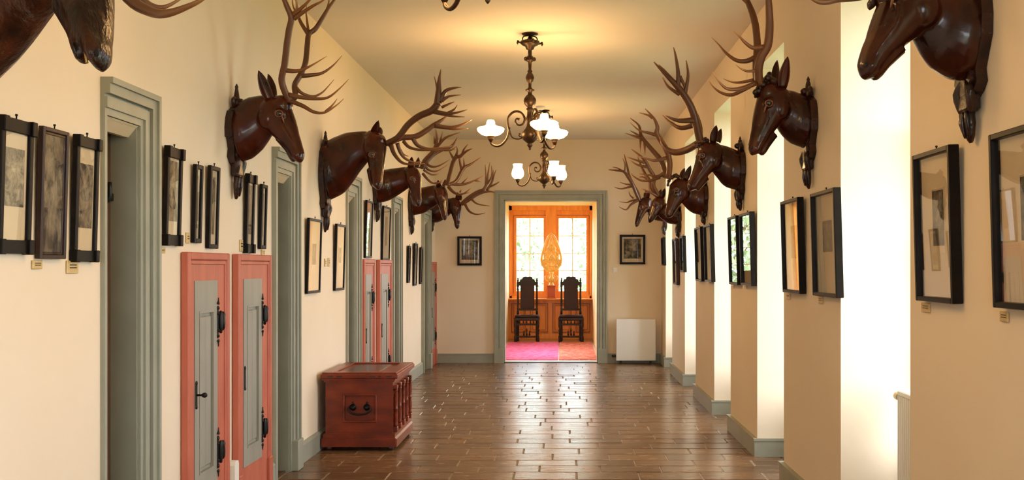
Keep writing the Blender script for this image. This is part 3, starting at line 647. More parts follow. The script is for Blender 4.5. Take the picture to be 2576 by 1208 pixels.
# ================================================================== CHEST
def chest():
    x0, x1, y0, y1 = -2.113, -1.455, 8.98, 10.00; e = tag(empty('wooden_chest', ((x0 + x1) / 2, (y0 + y1) / 2, 0)), 'red-brown panelled wooden chest with iron handle standing by the left wall', 'chest')
    cx, cy = (x0 + x1) / 2, (y0 + y1) / 2; hw, hl = (x1 - x0) / 2, (y1 - y0) / 2
    mb = MB(); b = hw - .035; l = hl - .035
    mb.box(-b, b, -l + .014, l - .014, .09, .60)
    rc = (-.135, .145, .255, .485)       # end recess x0,x1,z0,z1
    for s in (-1, 1):
        ya, yb = (-l, -l + .02) if s < 0 else (l - .02, l)
        mb.box(-b, rc[0], ya, yb, .09, .60); mb.box(rc[1], b, ya, yb, .09, .60); mb.box(rc[0], rc[1], ya, yb, .09, rc[2]); mb.box(rc[0], rc[1], ya, yb, rc[3], .60)
    mb.build('body', M['chest'], e)
    for s in (-1, 1):
        mb = MB(); t = .018; ya, yb = sorted((s * (l - .006), s * (l + .010)))
        for a in ((rc[0] - .01, rc[0] + t - .01), (rc[1] - t + .01, rc[1] + .01)): mb.cbox(a[0], a[1], ya, yb, rc[2] - .01, rc[3] + .01, .004)
        mb.cbox(rc[0], rc[1], ya, yb, rc[2] - .01, rc[2] + t - .01, .004); mb.cbox(rc[0], rc[1], ya, yb, rc[3] - t + .01, rc[3] + .01, .004)
        mb.build('end_panel_frame', M['chest'], e)
        h = MB(); yy = s * (l - .012)
        for q in (-.055, .065):
            h.lathe([(.026, 0), (.030, s * .006), (.014, s * .010), (.012, s * .03), (.018, s * .038), (.004, s * .046)], (q, yy, .375), 12, 'Y')
            h.ball((q, yy, .41), .010, .006, .014)
        h.tube([(-.085, yy + s * .03, .385), (-.09, yy + s * .035, .35), (-.05, yy + s * .035, .322), (.005, yy + s * .035, .315), (.06, yy + s * .035, .322), (.10, yy + s * .035, .35), (.095, yy + s * .03, .385)], [.005, .008, .008, .009, .008, .008, .005], 8)
        h.tube([(-.085, yy + s * .03, .385), (-.055, yy + s * .03, .375)], .006, 8, 1); h.tube([(.095, yy + s * .03, .385), (.065, yy + s * .03, .375)], .006, 8, 1)
        h.build('drop_handle', M['iron'], e)
    mb = MB()
    mb.prism([(-hw, .03), (-hw, .10), (-hw + .015, .115), (-hw + .015, .14), (-b + .005, .155), (b - .005, .155), (hw - .015, .14), (hw - .015, .115), (hw, .10), (hw, .03)], -hl + .02, hl - .02)
    mb.box(-hw + .01, hw - .01, -hl + .003, hl - .003, .035, .11); mb.box(-hw + .022, hw - .022, -hl + .015, hl - .015, .11, .145)
    mb.build('base_moulding', M['chest'], e)
    for sx in (-1, 1):
        for sy in (-1, 1):
            MB().lathe([(.02, 0), (.03, .01), (.032, .025), (.025, .04)], (sx * (hw - .06), sy * (hl - .06), 0), 12).build('foot', M['chestd'], e)
    # front arcade facing the corridor: pilasters, turned colonettes, panels
    n = 4
    for i in range(n + 1):
        y = -l + .06 + (2 * l - .12) * i / n
        c = MB(); c.cbox(b - .005, b + .035, y - .032, y + .032, .155, .20, .005); c.cbox(b - .005, b + .035, y - .032, y + .032, .53, .565, .005)
        c.lathe([(.012, .20), (.022, .21), (.014, .225), (.018, .25), (.020, .30), (.013, .345), (.022, .355), (.013, .365), (.018, .40), (.02, .45), (.013, .505), (.022, .515), (.015, .53)], (b + .017, y, 0), 12)
        c.build('colonette', M['chest'], e)
    for i in range(n):
        ya, yb = -l + .06 + (2 * l - .12) * i / n + .04, -l + .06 + (2 * l - .12) * (i + 1) / n - .04
        out = [(ya, .20), (yb, .20), (yb, .44)] + [((ya + yb) / 2 + (yb - ya) / 2 * math.cos(t), .44 + .07 * math.sin(t)) for t in [math.pi * q / 8 for q in range(1, 8)]] + [(ya, .44)]
        mb = MB(); mb.prism(out, b - .002, b + .012, 'YZ'); mb.build('arched_panel', M['chestd'], e)
    # lid: moulded edge, frame and sunk panel
    mb = MB()
    mb.box(-b - .012, b + .012, -l - .012, l + .012, .595, .612); mb.box(-b - .025, b + .025, -l - .025, l + .025, .612, .628)
    mb.cbox(-hw, hw + .012, -hl, hl, .628, .668, .006); lid = mb.build('lid', M['chest'], e)
    fw = .11; mb = MB()
    mb.cbox(-hw + .01, -hw + fw, -hl + .01, hl - .01, .666, .682, .004); mb.cbox(hw - fw, hw, -hl + .01, hl - .01, .666, .682, .004); mb.cbox(-hw + fw, hw - fw, -hl + .01, -hl + fw, .666, .682, .004); mb.cbox(-hw + fw, hw - fw, hl - fw, hl - .01, .666, .682, .004)
    mb.build('lid_frame', M['chest'], lid)
    mb = MB(); mb.cbox(-hw + fw + .07, hw - fw - .07, -hl + fw + .06, hl - fw - .06, .664, .674, .004); mb.build('lid_panel', M['chestd'], lid)
    mb = MB()
    for q in (-.27, -.19, .10, .17, .24): mb.box(q, q + (.05 if q not in (.17,) else .03), -hl - .0015, -hl + .01, .640, .655)
    mb.build('inlay', M['chestd'], lid)
    e.location = (cx, cy, 0)
chest()
# ================================================================== RADIATORS
def panel_radiator():
    Y1 = YE - .06; s = Y1 / F; x0, x1 = (1549 - CX) * s, (1648 - CX) * s; z0, z1 = EYE - (905 - CY) * s, EYE - (802 - CY) * s
    e = tag(empty('panel_radiator', ((x0 + x1) / 2, YE - .15, 0)), 'white flat panel radiator at the end wall right of the doorway', 'radiator'); w = (x1 - x0) / 2
    MB().cbox(-w, w, -.05, -.01, .05, z1, .008).build('front_panel', M['white'], e)
    mb = MB(); mb.box(-w + .01, w - .01, -.01, .08, .07, z1 - .02); mb.build('convector', M['white'], e)
    mb = MB()
    for i in range(16): mb.box(-w + .02 + i * .038, -w + .045 + i * .038, -.005, .07, z1 - .021, z1 - .008)
    mb.build('grille', M['white'], e)
    for q in (-1, 1): MB().cbox(q * (w - .08) - .015, q * (w - .08) + .015, .0, .09, 0, .09, .003).build('foot', M['plastic'], e)
    MB().lathe([(.015, 0), (.02, .02), (.02, .06), (.014, .07)], (-w - .07, .03, .12), 12, 'X').build('valve', M['plastic'], e)
panel_radiator()
def niche_radiator():
    y0, y1, x0, x1, z0, z1 = 4.98, 5.88, 1.90, 2.02, .15, .90
    e = tag(empty('niche_radiator', ((x0 + x1) / 2, (y0 + y1) / 2, 0)), 'white ribbed radiator in the bright window niche at right', 'radiator'); h = (y1 - y0) / 2; w = (x1 - x0) / 2
    mb = MB(); mb.box(-w + .012, w - .012, -h + .01, h - .01, z0, z1 - .02); mb.build('body', M['white'], e)
    n = 26; rm = MB().cbox(-w, -w + .016, -.011, .011, z0 + .02, z1 - .03, .005).build('rib', M['white'], mesh_only=True)
    for i in range(n): link('rib', rm, e, (0, -h + .03 + (2 * h - .06) * i / (n - 1), 0))
    MB().cbox(-w - .004, w + .004, -h, h, z1 - .03, z1, .006).build('top_grille', M['white'], e)
    for s in (-1, 1): MB().cbox(-w, w, s * h - .006, s * h + .006, z0, z1 - .03, .003).build('side_cover', M['white'], e)
    v = MB().lathe([(.014, 0), (.016, .02), (.020, .025), (.022, .05), (.016, .055)], (-.03, h, z1 - .045), 12, 'Y').build('thermostat_valve', M['plastic'], e)
    MB().lathe([(.022, 0), (.024, .01), (.024, .05), (.014, .058)], (-.03, h + .05, z1 - .045), 12, 'Y').build('valve_cap', M['brass'], v)
    for s in (-1, 1): MB().cbox(-.02, .02, s * .35 - .02, s * .35 + .02, 0, z0 + .01, .004).build('foot', M['white'], e)
niche_radiator()
# light switch, smoke detector
s = YE / F
e = tag(empty('light_switch', ((1547 - CX) * s, YE - .001, EYE - (680 - CY) * s)), 'small white light switch on the end wall right of the doorway', 'switch')
MB().cbox(-.04, .04, -.012, 0, -.04, .04, .004).build('plate', M['white'], e); MB().cbox(-.025, .025, -.018, -.012, -.028, .028, .003).build('rocker', M['white'], e)
e = tag(empty('smoke_detector', (-.31, 13.7, ZC)), 'white round smoke detector on the ceiling behind the middle chandelier', 'smoke detector')
MB().lathe([(.06, 0), (.062, -.02), (.05, -.04), (.02, -.05)], (0, 0, 0), 20).build('housing', M['white'], e); MB().lathe([(.02, -.05), (.02, -.058), (.004, -.06)], (0, 0, 0), 12).build('sensor_cap', M['plastic'], e)
# ================================================================== CHANDELIERS
def chandelier(x, y, angs, label, tulip=False):
    e = tag(empty('chandelier', (x, y, ZC)), label, 'chandelier', 'chandeliers along the ceiling'); k = .0015
    def q(px, py): return ((613 - px) * k, -(py - 222) * k)
    mb = MB(); mb.lathe([(.012, .0), (.075, -.001), (.072, -.010), (.03, -.016), (.012, -.02)], n=20); mb.build('ceiling_plate', M['bronze'], e)
    mb = MB()
    prof = [(8, 226), (10, 250), (22, 258), (58, 268), (62, 280), (48, 292), (30, 300), (22, 318), (12, 322), (12, 355), (24, 366), (30, 378), (24, 388), (11, 396), (9, 440), (16, 452), (12, 460), (20, 470), (27, 492), (20, 512), (10, 520), (9, 545), (14, 555), (28, 563), (28, 568), (14, 574), (12, 590), (24, 600), (36, 618), (38, 633), (34, 650), (20, 666), (14, 672), (24, 680), (16, 690), (18, 720), (24, 740), (18, 760), (20, 785), (28, 800), (46, 822), (52, 845), (42, 868), (22, 885), (12, 892), (20, 902), (12, 910), (6, 918), (8, 924), (2, 932)]
    mb.lathe([(r * k, -(h - 222) * k) for r, h in prof], n=16); st = mb.build('stem', M['bronze'], e)
    mb = MB()
    for i in range(4):
        a = math.pi / 2 * i + .3; c, s = math.cos(a), math.sin(a)
        mb.tube([(.06 * c, .06 * s, -.09), (.10 * c, .10 * s, -.085), (.115 * c, .115 * s, -.07), (.115 * c, .115 * s, -.105)], [.010, .008, .008, .006], 6)
        mb.ball((.117 * c, .117 * s, -.09), .010); mb.tube([(.02 * c, .02 * s, -.02), (.06 * c, .06 * s, -.03), (.07 * c, .07 * s, -.06), (.05 * c, .05 * s, -.075)], .006, 6)
        mb.tube([(.02 * c, .02 * s, -.235), (.045 * c, .045 * s, -.245), (.05 * c, .05 * s, -.225), (.035 * c, .035 * s, -.215)], .006, 6)
    mb.build('crown_ornament', M['bronze'], st)
    for ai, a in enumerate(angs):
        c, s = math.cos(R(a)), math.sin(R(a))
        def P3(px, py): r, z = q(px, py); return (r * c, r * s, z)
        mb = MB()
        mb.tube([P3(*p) for p in [(580, 846), (545, 862), (505, 852), (487, 815), (476, 770), (482, 725), (515, 695), (555, 700), (580, 735), (572, 768), (545, 778), (524, 760), (530, 738), (550, 744)]], [.006, .005, .006, .010, .011, .011, .011, .011, .011, .010, .009, .009, .008, .012], 8, 3)
        mb.tube([P3(*p) for p in [(486, 790), (474, 850), (440, 893), (405, 903), (374, 888), (370, 862)]], [.010, .011, .011, .011, .010, .010], 8, 3)
        mb.tube([P3(*p) for p in [(565, 852), (548, 845), (545, 832), (556, 830)]], [.005, .006, .006, .008], 6)
        am = mb.build('arm', M['bronze'], e)
        r, z = q(370, 858); C_ = (r * c, r * s, z)
        mb = MB(); mb.lathe([(.010, -.03), (.02, -.012), (.030, .004), (.026, .010), (.038, .020), (.036, .028), (.012, .03)], C_, 14); mb.build('cup', M['bronze'], am)
        mb = MB()
        if tulip: pr_ = [(.03, .028), (.05, .034), (.078, .065), (.084, .10), (.074, .145), (.058, .185), (.062, .215), (.066, .228), (.058, .226), (.04, .215)]
        else: pr_ = [(.038, .028), (.085, .040), (.118, .068), (.125, .092), (.112, .104), (.06, .116), (.040, .130), (.036, .158), (.028, .172), (.01, .174)]
        mb.lathe(pr_, C_, 24); mb.build('glass_shade', M['shade'], am)
    return e
chandelier(-.307, 4.18, (125, 5, -115), 'nearest dark bronze chandelier, cut off by the top edge of the picture')
chandelier(-.308, 9.43, (172, 52, -68), 'dark bronze chandelier with three lit bowl shades in mid corridor')
chandelier(-.265, 14.05, (172, 52, -68), 'farthest dark bronze chandelier with three lit tulip shades', True)
# ================================================================== BAY ROOM FURNISHING
def chair(x, y, label):
    e = tag(empty('high_back_chair', (x, y, 0)), label, 'chair', 'high-back chairs below the bay window')
    # faces the corridor (-Y); seat .54 wide, .46 deep, .56 high; back to 1.39
    MB().cbox(-.27, .27, -.23, .23, .46, .53, .01).build('seat_rail', M['chairwood'], e)
    mb = MB(); mb.cbox(-.255, .255, -.225, .20, .525, .575, .02); mb.build('seat', M['leather'], e)
    for sx in (-1, 1):
        c = (sx * .235, -.2, 0)
        MB().lathe([(.03, 0), (.036, .02), (.03, .05), (.034, .07), (.034, .13), (.02, .15), (.03, .18), (.022, .21), (.034, .25), (.022, .29), (.03, .32), (.034, .34), (.034, .47)], c, 10).build('leg', M['chairwood'], e)
        mb = MB(); mb.cbox(sx * .205 - .025, sx * .205 + .025, .17, .22, 0, .55, .006); mb.build('leg', M['chairwood'], e)
        MB().lathe([(.024, .55), (.026, .64), (.016, .66), (.024, .69), (.016, .72), (.020, .80), (.022, .95), (.018, 1.08), (.024, 1.12), (.016, 1.15), (.026, 1.18), (.026, 1.27), (.014, 1.285), (.024, 1.305), (.012, 1.33), (.018, 1.345), (.003, 1.37)], (sx * .205, .20, 0), 10).build('back_post', M['chairwood'], e)
    mb = MB(); mb.cbox(-.15, .15, .185, .215, .68, 1.30, .008); mb.build('back_panel', M['leather'], e)
    MB().cbox(-.205, .205, .18, .22, .66, .705, .006).build('back_rail', M['chairwood'], e); mb = MB()
    out = [(-.205, 1.20), (.205, 1.20), (.205, 1.265), (.17, 1.28), (.15, 1.33), (.11, 1.345), (.10, 1.385), (.04, 1.395), (0, 1.385), (-.04, 1.395), (-.10, 1.385), (-.11, 1.345), (-.15, 1.33), (-.17, 1.28), (-.205, 1.265)]
    mb.prism(out, .178, .222); mb.build('crest_rail', M['chairwood'], e)
    mb = MB(); mb.cbox(-.235, .235, -.215, -.185, .36, .40, .005); mb.cbox(-.235, .235, -.215, -.185, .10, .14, .005)
    for i in range(-2, 3): mb.lathe([(.008, .40), (.016, .42), (.009, .44), (.012, .46)], (i * .075, -.2, 0), 8)
    for i in range(-1, 2): mb.lathe([(.010, .14), (.022, .17), (.010, .20), (.018, .22 + .04 * (i == 0)), (.003, .25 + .05 * (i == 0))], (i * .06, -.2, 0), 8)
    mb.build('front_stretcher', M['chairwood'], e)
    for sx in (-1, 1): MB().cbox(sx * .22 - .015, sx * .22 + .015, -.19, .19, .10, .135, .005).build('side_stretcher', M['chairwood'], e)
chair((1325.5 - CX) * 22.05 / F, 22.15, 'dark high-back chair with leather seat, left of the gilded ornament')
chair((1436.5 - CX) * 22.05 / F, 22.15, 'dark high-back chair with leather seat, right of the gilded ornament')
def ornament():
    Y = BY1 - .19; s = Y / F; x = (1387 - CX) * s; z0 = SILL + .001; H = EYE - (586 - CY) * s - z0
    e = tag(empty('gilded_ornament', (x, Y, z0)), 'openwork gilded flame-shaped ornament on a red block before the bay window', 'ornament')
    mb = MB(); mb.cbox(-.105, .105, -.09, .09, 0, .03, .006); mb.cbox(-.088, .088, -.075, .075, .03, .255, .006); mb.cbox(-.10, .10, -.085, .085, .255, .285, .006); mb.build('block', M['terracotta'], e)
    mb = MB(); mb.lathe([(.07, .285), (.05, .31), (.035, .36), (.06, .40), (.075, .44), (.04, .47), (.03, .53), (.05, .56), (.035, .60)], n=16)
    for i in range(6):
        a = i * math.pi / 3; c, q = math.cos(a), math.sin(a); mb.tube([(.03 * c, .03 * q, .36), (.10 * c, .10 * q, .40), (.14 * c, .14 * q, .47), (.11 * c, .11 * q, .50)], [.012, .016, .012, .008], 6)
    mb.build('foot_scrolls', M['gold'], e)
    mb = MB(); zc = .86
    def outline(t): # flame/heart outline
        a = t; r = 1
        return (.22 * math.sin(a) * (1 - .0), zc - .25 * math.cos(a) if math.cos(a) > 0 else zc - .25 * math.cos(a) * 1.0 + .30 * max(0, -math.cos(a)) ** 3)
    pts = [outline(2 * math.pi * i / 40) for i in range(41)]
    mb.tube([(p[0], 0, p[1]) for p in pts], .024, 8, 2)
    pts2 = [(p[0] * .58, (p[1] - zc) * .60 + zc) for p in pts]; mb.tube([(p[0], 0, p[1]) for p in pts2], .019, 8, 2)
    def spiral(cx, cz, r, a0, d, turns=1.35):
        P = []
        for i in range(15):
            t = i / 14; a = a0 + d * turns * 2 * math.pi * t; rr = r * (1 - .85 * t); P.append((cx + rr * math.cos(a), 0, cz + rr * math.sin(a)))
        mb.tube(P, [.021 - .007 * i / 14 for i in range(15)], 6, 2); mb.ball(P[-1], .022)
    for sx in (-1, 1):
        spiral(sx * .15, zc - .02, .060, math.pi / 2, sx); spiral(sx * .11, zc - .16, .050, 0 if sx > 0 else math.pi, -sx); spiral(sx * .135, zc + .12, .050, -math.pi / 2, -sx)
        spiral(sx * .065, zc + .24, .045, -math.pi / 2, -sx); spiral(sx * .06, zc - .02, .050, math.pi / 2, sx); spiral(sx * .19, zc - .11, .04, math.pi / 2, sx)
        mb.tube([(0, 0, .58), (sx * .05, 0, .62), (sx * .10, 0, .60), (sx * .13, 0, .64)], [.014, .014, .012, .006], 6)
        mb.tube([(sx * .02, 0, zc + .16), (sx * .05, 0, zc + .30), (sx * .03, 0, zc + .42), (0, 0, zc + .5)], [.014, .013, .011, .008], 6)
    spiral(0, zc + .05, .055, -math.pi / 2, 1)
    mb.tube([(0, 0, .56), (0, 0, .70), (0, 0, 1.30)], [.022, .014, .010], 8, 1)
    mb.lathe([(.01, 1.36), (.03, 1.39), (.018, 1.41), (.012, H - .01), (.002, H)], n=10); mb.ball((0, 0, zc + .34), .03)
    mb.build('openwork_flame', M['gold'], e)
ornament()
mb = MB(); mb.cbox(BX0 + .06, -.10, BY0 + .14, 21.9, .001, .012, .003); o = mb.build('woven_rug', M['rug1']); tag(o, 'magenta pink rug on the bay room floor, left of the two', 'rug', 'rugs in the bay room')
mb = MB(); mb.cbox(-.08, BX1 - .06, BY0 + .14, 21.9, .001, .012, .003); o = mb.build('woven_rug', M['rug2']); tag(o, 'faded red patterned rug on the bay room floor, right of the two', 'rug', 'rugs in the bay room')
# ================================================================== CARVED STAG HEADS
def unify(mb, voxel, it=3):
    """fuse overlapping lofts into one continuous carved surface"""
    me = bpy.data.meshes.new('tmp'); me.from_pydata(mb.v, [], mb.f)
    bm = bmesh.new(); bm.from_mesh(me); bmesh.ops.recalc_face_normals(bm, faces=bm.faces[:]); bm.to_mesh(me); bm.free()
    o = bpy.data.objects.new('tmp', me); COL.objects.link(o)
    m = o.modifiers.new('r', 'REMESH'); m.mode = 'VOXEL'; m.voxel_size = voxel
    m = o.modifiers.new('s', 'SMOOTH'); m.factor = .5; m.iterations = it
    dg = bpy.context.evaluated_depsgraph_get(); dg.update(); r = bpy.data.meshes.new_from_object(o.evaluated_get(dg))
    bpy.data.objects.remove(o); bpy.data.meshes.remove(me)
    r.polygons.foreach_set('use_smooth', [True] * len(r.polygons)); return r
def loft(mb, st, n=24, sub=4, egg=0.0, flat=1.0):
    """st: (Vector centre, half height, half lateral); lateral runs along the corridor"""
    P, R1 = spline([s[0] for s in st], [s[1] for s in st], sub); _, R2 = spline([s[0] for s in st], [s[2] for s in st], sub)
    rs = []
    for i, p in enumerate(P):
        t = P[min(i + 1, len(P) - 1)] - P[max(i - 1, 0)]; t.z *= flat; t.normalize()
        b = Vector((0, 1, 0)); b = (b - t * b.dot(t)).normalized(); nn = t.cross(b)
        ring = []
        for k in range(n):
            a = 2 * math.pi * k / n; c = math.cos(a)
            ring.append(p + nn * (R1[i] * c) + b * (R2[i] * math.sin(a) * (1 - egg * c)))
        rs.append(ring)
    mb.rings(rs); return mb
def ear_mesh(base, tip, width, facing, thick=.012):
    """a cupped leaf-shaped ear from base to tip, opening towards 'facing'"""
    base, tip = Vector(base), Vector(tip); ax = tip - base; L_ = ax.length; ax.normalize(); f = Vector(facing); f = (f - ax * f.dot(ax)).normalized(); sd = ax.cross(f)
    mb = MB(); n = 9; m = 7; front = []; back = []
    for i in range(n + 1):
        t = i / n; wv = width * (math.sin(math.pi * min(1, .22 + t * .78)) ** .75) * (1 if t < .98 else .25) + .002
        for j in range(m + 1):
            u = -1 + 2 * j / m; cup = -(1 - u * u) * wv * .55; roll = f * (cup + wv * .25)
            p = base + ax * (L_ * t) + sd * (u * wv) + roll
            front.append(p); back.append(p - f * (thick * (1 - .7 * t) * (1 - .5 * u * u)))
    q = m + 1; fs = []
    for i in range(n):
        for j in range(m):
            fs.append((i * q + j, i * q + j + 1, (i + 1) * q + j + 1, (i + 1) * q + j))
    o = len(front); fs += [tuple(o + k for k in reversed(f_)) for f_ in fs]
    for i in range(n): fs.append((i * q, (i + 1) * q, o + (i + 1) * q, o + i * q)); fs.append((i * q + m, o + i * q + m, o + (i + 1) * q + m, (i + 1) * q + m))
    for j in range(m): fs.append((j, o + j, o + j + 1, j + 1)); fs.append((n * q + j, n * q + j + 1, o + n * q + j + 1, o + n * q + j))
    mb.add(front + back, fs, True); return mb
def plaque(e, sgn, top, zbt, zbb, bot):
    """carved wall board: knobbed finial, long shield, lower block, pendant leaf. local x = out of wall (times sgn)"""
    S = lambda x: sgn * x
    h = zbt - zbb
    half = [(.02, zbb - .02), (.07, zbb + .005), (.105, zbb + .04), (.09, zbb + .09), (.125, zbb + .16), (.15, zbb + h * .45), (.155, zbb + h * .62), (.14, zbb + h * .8), (.11, zbb + h * .93), (.06, zbt - .004), (.03, zbt + .012)]
    out = [(a, b) for a, b in half] + [(-a, b) for a, b in reversed(half)]
    mb = MB(); mb.prism(out, min(S(.002), S(.045)), max(S(.002), S(.045)), 'YZ')
    inner = [(a * .78, zbb + (b - zbb) * .92 + h * .03) for a, b in out]; mb.prism(inner, min(S(.04), S(.062)), max(S(.04), S(.062)), 'YZ')
    bd = mb.build('plaque_board', M['plaque'], e)
    mb = MB(); c0 = S(.03)
    mb.lathe([(.028, zbt - .03), (.024, zbt + .02), (.034, zbt + .04), (.022, zbt + .06), (.016, zbt + .10), (.010, top - .03), (.012, top - .02), (.003, top)], (c0, 0, 0), 10)
    mb.ball((S(.055), 0, zbt + .045), .028, .026, .026)
    for s in (-1, 1): mb.tube([(c0, 0, zbt), (c0, s * .05, zbt + .015), (c0, s * .075, zbt + .05), (c0, s * .05, zbt + .065)], [.016, .015, .012, .014], 6)
    mb.build('finial', M['plaque'], bd)
    zl = zbb - (zbb - bot) * .36
    mb = MB()
    for s in (-1, 1): mb.tube([(S(.04), s * .02, zbb + .06), (S(.055), s * .06, zbb + .01), (S(.045), s * .05, zbb - .05), (S(.04), s * .055, zl)], [.020, .022, .018, .010], 8)
    mb.cbox(min(S(.004), S(.06)), max(S(.004), S(.06)), -.05, .05, zl, zbb + .06, .012)
    mb.build('acanthus_block', M['plaque'], bd)
    st = [(Vector((S(.03), 0, zl + .02)), .022, .026), (Vector((S(.036), 0, zl - .01)), .024, .034), (Vector((S(.034), 0, zl - (zl - bot) * .35)), .024, .038), (Vector((S(.03), 0, zl - (zl - bot) * .75)), .018, .028), (Vector((S(.025), 0, bot)), .006, .008)]
    mb = MB(); loft(mb, st, 14)
    mb.tube([(S(.058), 0, zl), (S(.060), 0, zl - (zl - bot) * .4), (S(.05), 0, bot + .02)], [.008, .010, .004], 6)
    for s in (-1, 1): mb.tube([(S(.055), s * .026, zl), (S(.052), s * .032, zl - (zl - bot) * .35), (S(.04), s * .02, bot + .02)], [.008, .010, .004], 6)
    mb.build('pendant_leaf', M['plaque'], bd)
ANT = .0
def trophy(label, side, Y, crop, plq, neck, head, eye, ears, antlers, jaw=None, wreath=None, voxel=.008, k=1.0, nostril=True, eyes=(.018, .034), fur=False, egg=.22, skull=(), teeth=None):
    """every list is read off the photograph in the coordinates of one enlarged crop (ox, oy, scale) and set at the head's own distance Y;
       neck/head stations: (cx, cy, half height, lateral half width in m, offset along the corridor in m)"""
    ox, oy, sc = crop; sgn = 1 if side == 'L' else -1; X0 = XL if side == 'L' else XR
    e = tag(empty('stag_head_trophy', (X0, Y, 0)), label, 'hunting trophy', 'carved stag heads along the walls')
    def Pt(cx, cy, dy=0.0): p = W(ox + cx / sc, oy + cy / sc, Y + dy); return Vector((p.x - X0, p.y - Y, p.z))
    m = Y / F / sc
    pz = lambda cy: EYE - (oy + cy / sc - CY) * Y / F
    plaque(e, sgn, *[pz(c) for c in plq])
    body = MB()
    ns = [(Pt(a, b, f_), r * m, l) for a, b, r, l, f_ in neck]; first = ns[0][0].copy(); first.x = sgn * .035
    ns = [(first, ns[0][1], ns[0][2])] + (ns if abs(ns[0][0].x) > .08 else ns[1:])
    loft(body, ns, 28, egg=0, flat=1 if fur else .35)
    hs = [(Pt(a, b, f_), r * m, l) for a, b, r, l, f_ in head]
    ax0 = (hs[-1][0] - hs[-2][0]).normalized(); hs2 = hs + [(hs[-1][0] + ax0 * hs[-1][1] * .45, hs[-1][1] * .5, hs[-1][2] * .5), (hs[-1][0] + ax0 * hs[-1][1] * .6, hs[-1][1] * .1, hs[-1][2] * .1)]
    # egg: jaw narrower than skull. nn = t x b points towards the face for left heads, towards the jaw for right ones
    loft(body, hs2, 28, egg=(-egg if side == 'L' else egg) * -1)
    for a, b, r, l, f_ in skull: c = Pt(a, b, f_); body.ball(c, r * m, l, r * m, 16, 12)
    if jaw: loft(body, [(Pt(a, b, f_), r * m, l) for a, b, r, l, f_ in jaw], 18)
    hd_off = hs[1][0].y
    ei = Pt(*eye[:2]); lat = eye[2]; off = eye[3] if len(eye) > 3 else hd_off
    for s in (-1, 1): body.ball((ei.x, off + s * (lat - .012), ei.z), .04, .022, .036)
    for s in (-1, 1):       # carved ridges from the eye to the nostril
        A = [hs[i] for i in (3, 4, 5)]
        body.tube([(ei.x, off + s * (lat - .02), ei.z - .02)] + [(c.x, c.y + s * l * .93, c.z + .1 * r) for c, r, l in A], [.012, .012, .010, .005], 8, 3)
        q = hs[2]; body.ball((q[0].x - sgn * q[1] * .35, q[0].y + s * q[2] * .55, q[0].z - q[1] * .25), q[1] * .55, q[2] * .52, q[1] * .6, 14, 10)
    me = unify(body, voxel); me.name = 'head_and_neck'; me.materials.append(M['fur'] if fur else M['mahogany'])
    hd = link('head_and_neck', me, e)
    for s in (-1, 1):
        c = Vector((ei.x, off + s * (lat + .004), ei.z))
        MB().ball(c, eyes[0], .014, eyes[0] * .9).build('eye', M['eye'], hd)
        mb = MB(); mb.tube([(c.x + eyes[0] * 1.25 * math.cos(a), c.y - s * .003, c.z + eyes[0] * 1.05 * math.sin(a)) for a in [2 * math.pi * i / 14 for i in range(15)]], .0055, 6, 2)
        mb.tube([(c.x + sgn * .018, c.y, c.z - .014), (c.x + sgn * .024, c.y - s * .004, c.z - .035), (c.x + sgn * .030, c.y - s * .010, c.z - .06)], [.005, .006, .002], 6, 2)
        mb.build('eyelid', M['lid'], hd)
    if nostril:
        tp = hs[-2]
        ax = (hs[-2][0] - hs[-4][0]).normalized(); fn = Vector((ax.z * -sgn * -1, 0, 0))
        b = Vector((0, 1, 0)); nn = ax.cross(b); nn = nn if nn.x * sgn > 0 else -nn
        for s in (-1, 1):
            c = tp[0] + nn * tp[1] * .45 + b * s * tp[2] * .78
            MB().ball(c, .008, .006, .011, 10, 6).build('nostril', M['nostril'], hd)
    fw = Vector((sgn * .8, 0, .15))
    for i, (bx_, by_, tx, ty, wd, dy) in enumerate(ears):
        f = Vector((sgn * .35, -1 if dy <= 0 else 1, 0.0)) if True else fw
        ear_mesh(Pt(bx_, by_, dy * .8), Pt(tx, ty, dy * 1.5), wd, f).build('ear', M['mahogany'], hd)
    if wreath:
        mb = MB(); wp = [(Pt(a, b, dy), r * m) for a, b, r, dy in wreath]
        body2 = MB()
        for i, (c, r_) in enumerate(wp):
            body2.ball(c, r_ * 1.15, r_ * 1.3, r_ * 1.05, 10, 8); n_ = wp[(i + 1) % len(wp)][0]
            if (n_ - c).length < .12: body2.tube([c, (c + n_) / 2 + Vector((0, 0, r_ * .5)), n_], [r_ * .8, r_ * .6, r_ * .8], 8, 3)
        wm = unify(body2, .006, 1); mb.v = [v.co.copy() for v in wm.vertices]; mb.f = [tuple(p.vertices) for p in wm.polygons]; mb.smooth = [True] * len(mb.f)
        mb.build('wreath', M['plaque'], hd)
    for ant in antlers:
        mb = MB(); acrop = ant['crop'] if 'crop' in ant else crop; ax_, ay_, as_ = acrop; d0, d1 = ant['dy']
        ys = [p[1] for br in ant['br'] for p in br[1]]; x0, y0 = ant['br'][0][1][0][:2]
        far = max(math.hypot(p[0] - x0, p[1] - y0) for br in ant['br'] for p in br[1])
        ma = Y / F / as_
        for rr_, pts in ant['br']:
            r0, r1 = rr_[:2]; ex = rr_[2] if len(rr_) > 2 else 1.15
            V = []; n = len(pts)
            for p in pts:
                t = min(1, math.hypot(p[0] - x0, p[1] - y0) / far); dy = d0 + (d1 - d0) * t ** .8 + (p[2] if len(p) > 2 else 0)
                q = W(ax_ + p[0] / as_, ay_ + p[1] / as_, Y + dy); V.append(Vector((q.x - X0, q.y - Y, q.z)))
            rad = [(r0 + (r1 - r0) * (i / (n - 1)) ** ex) * ma for i in range(n)]
            mb.tube(V, rad, 9, 4, att=True)
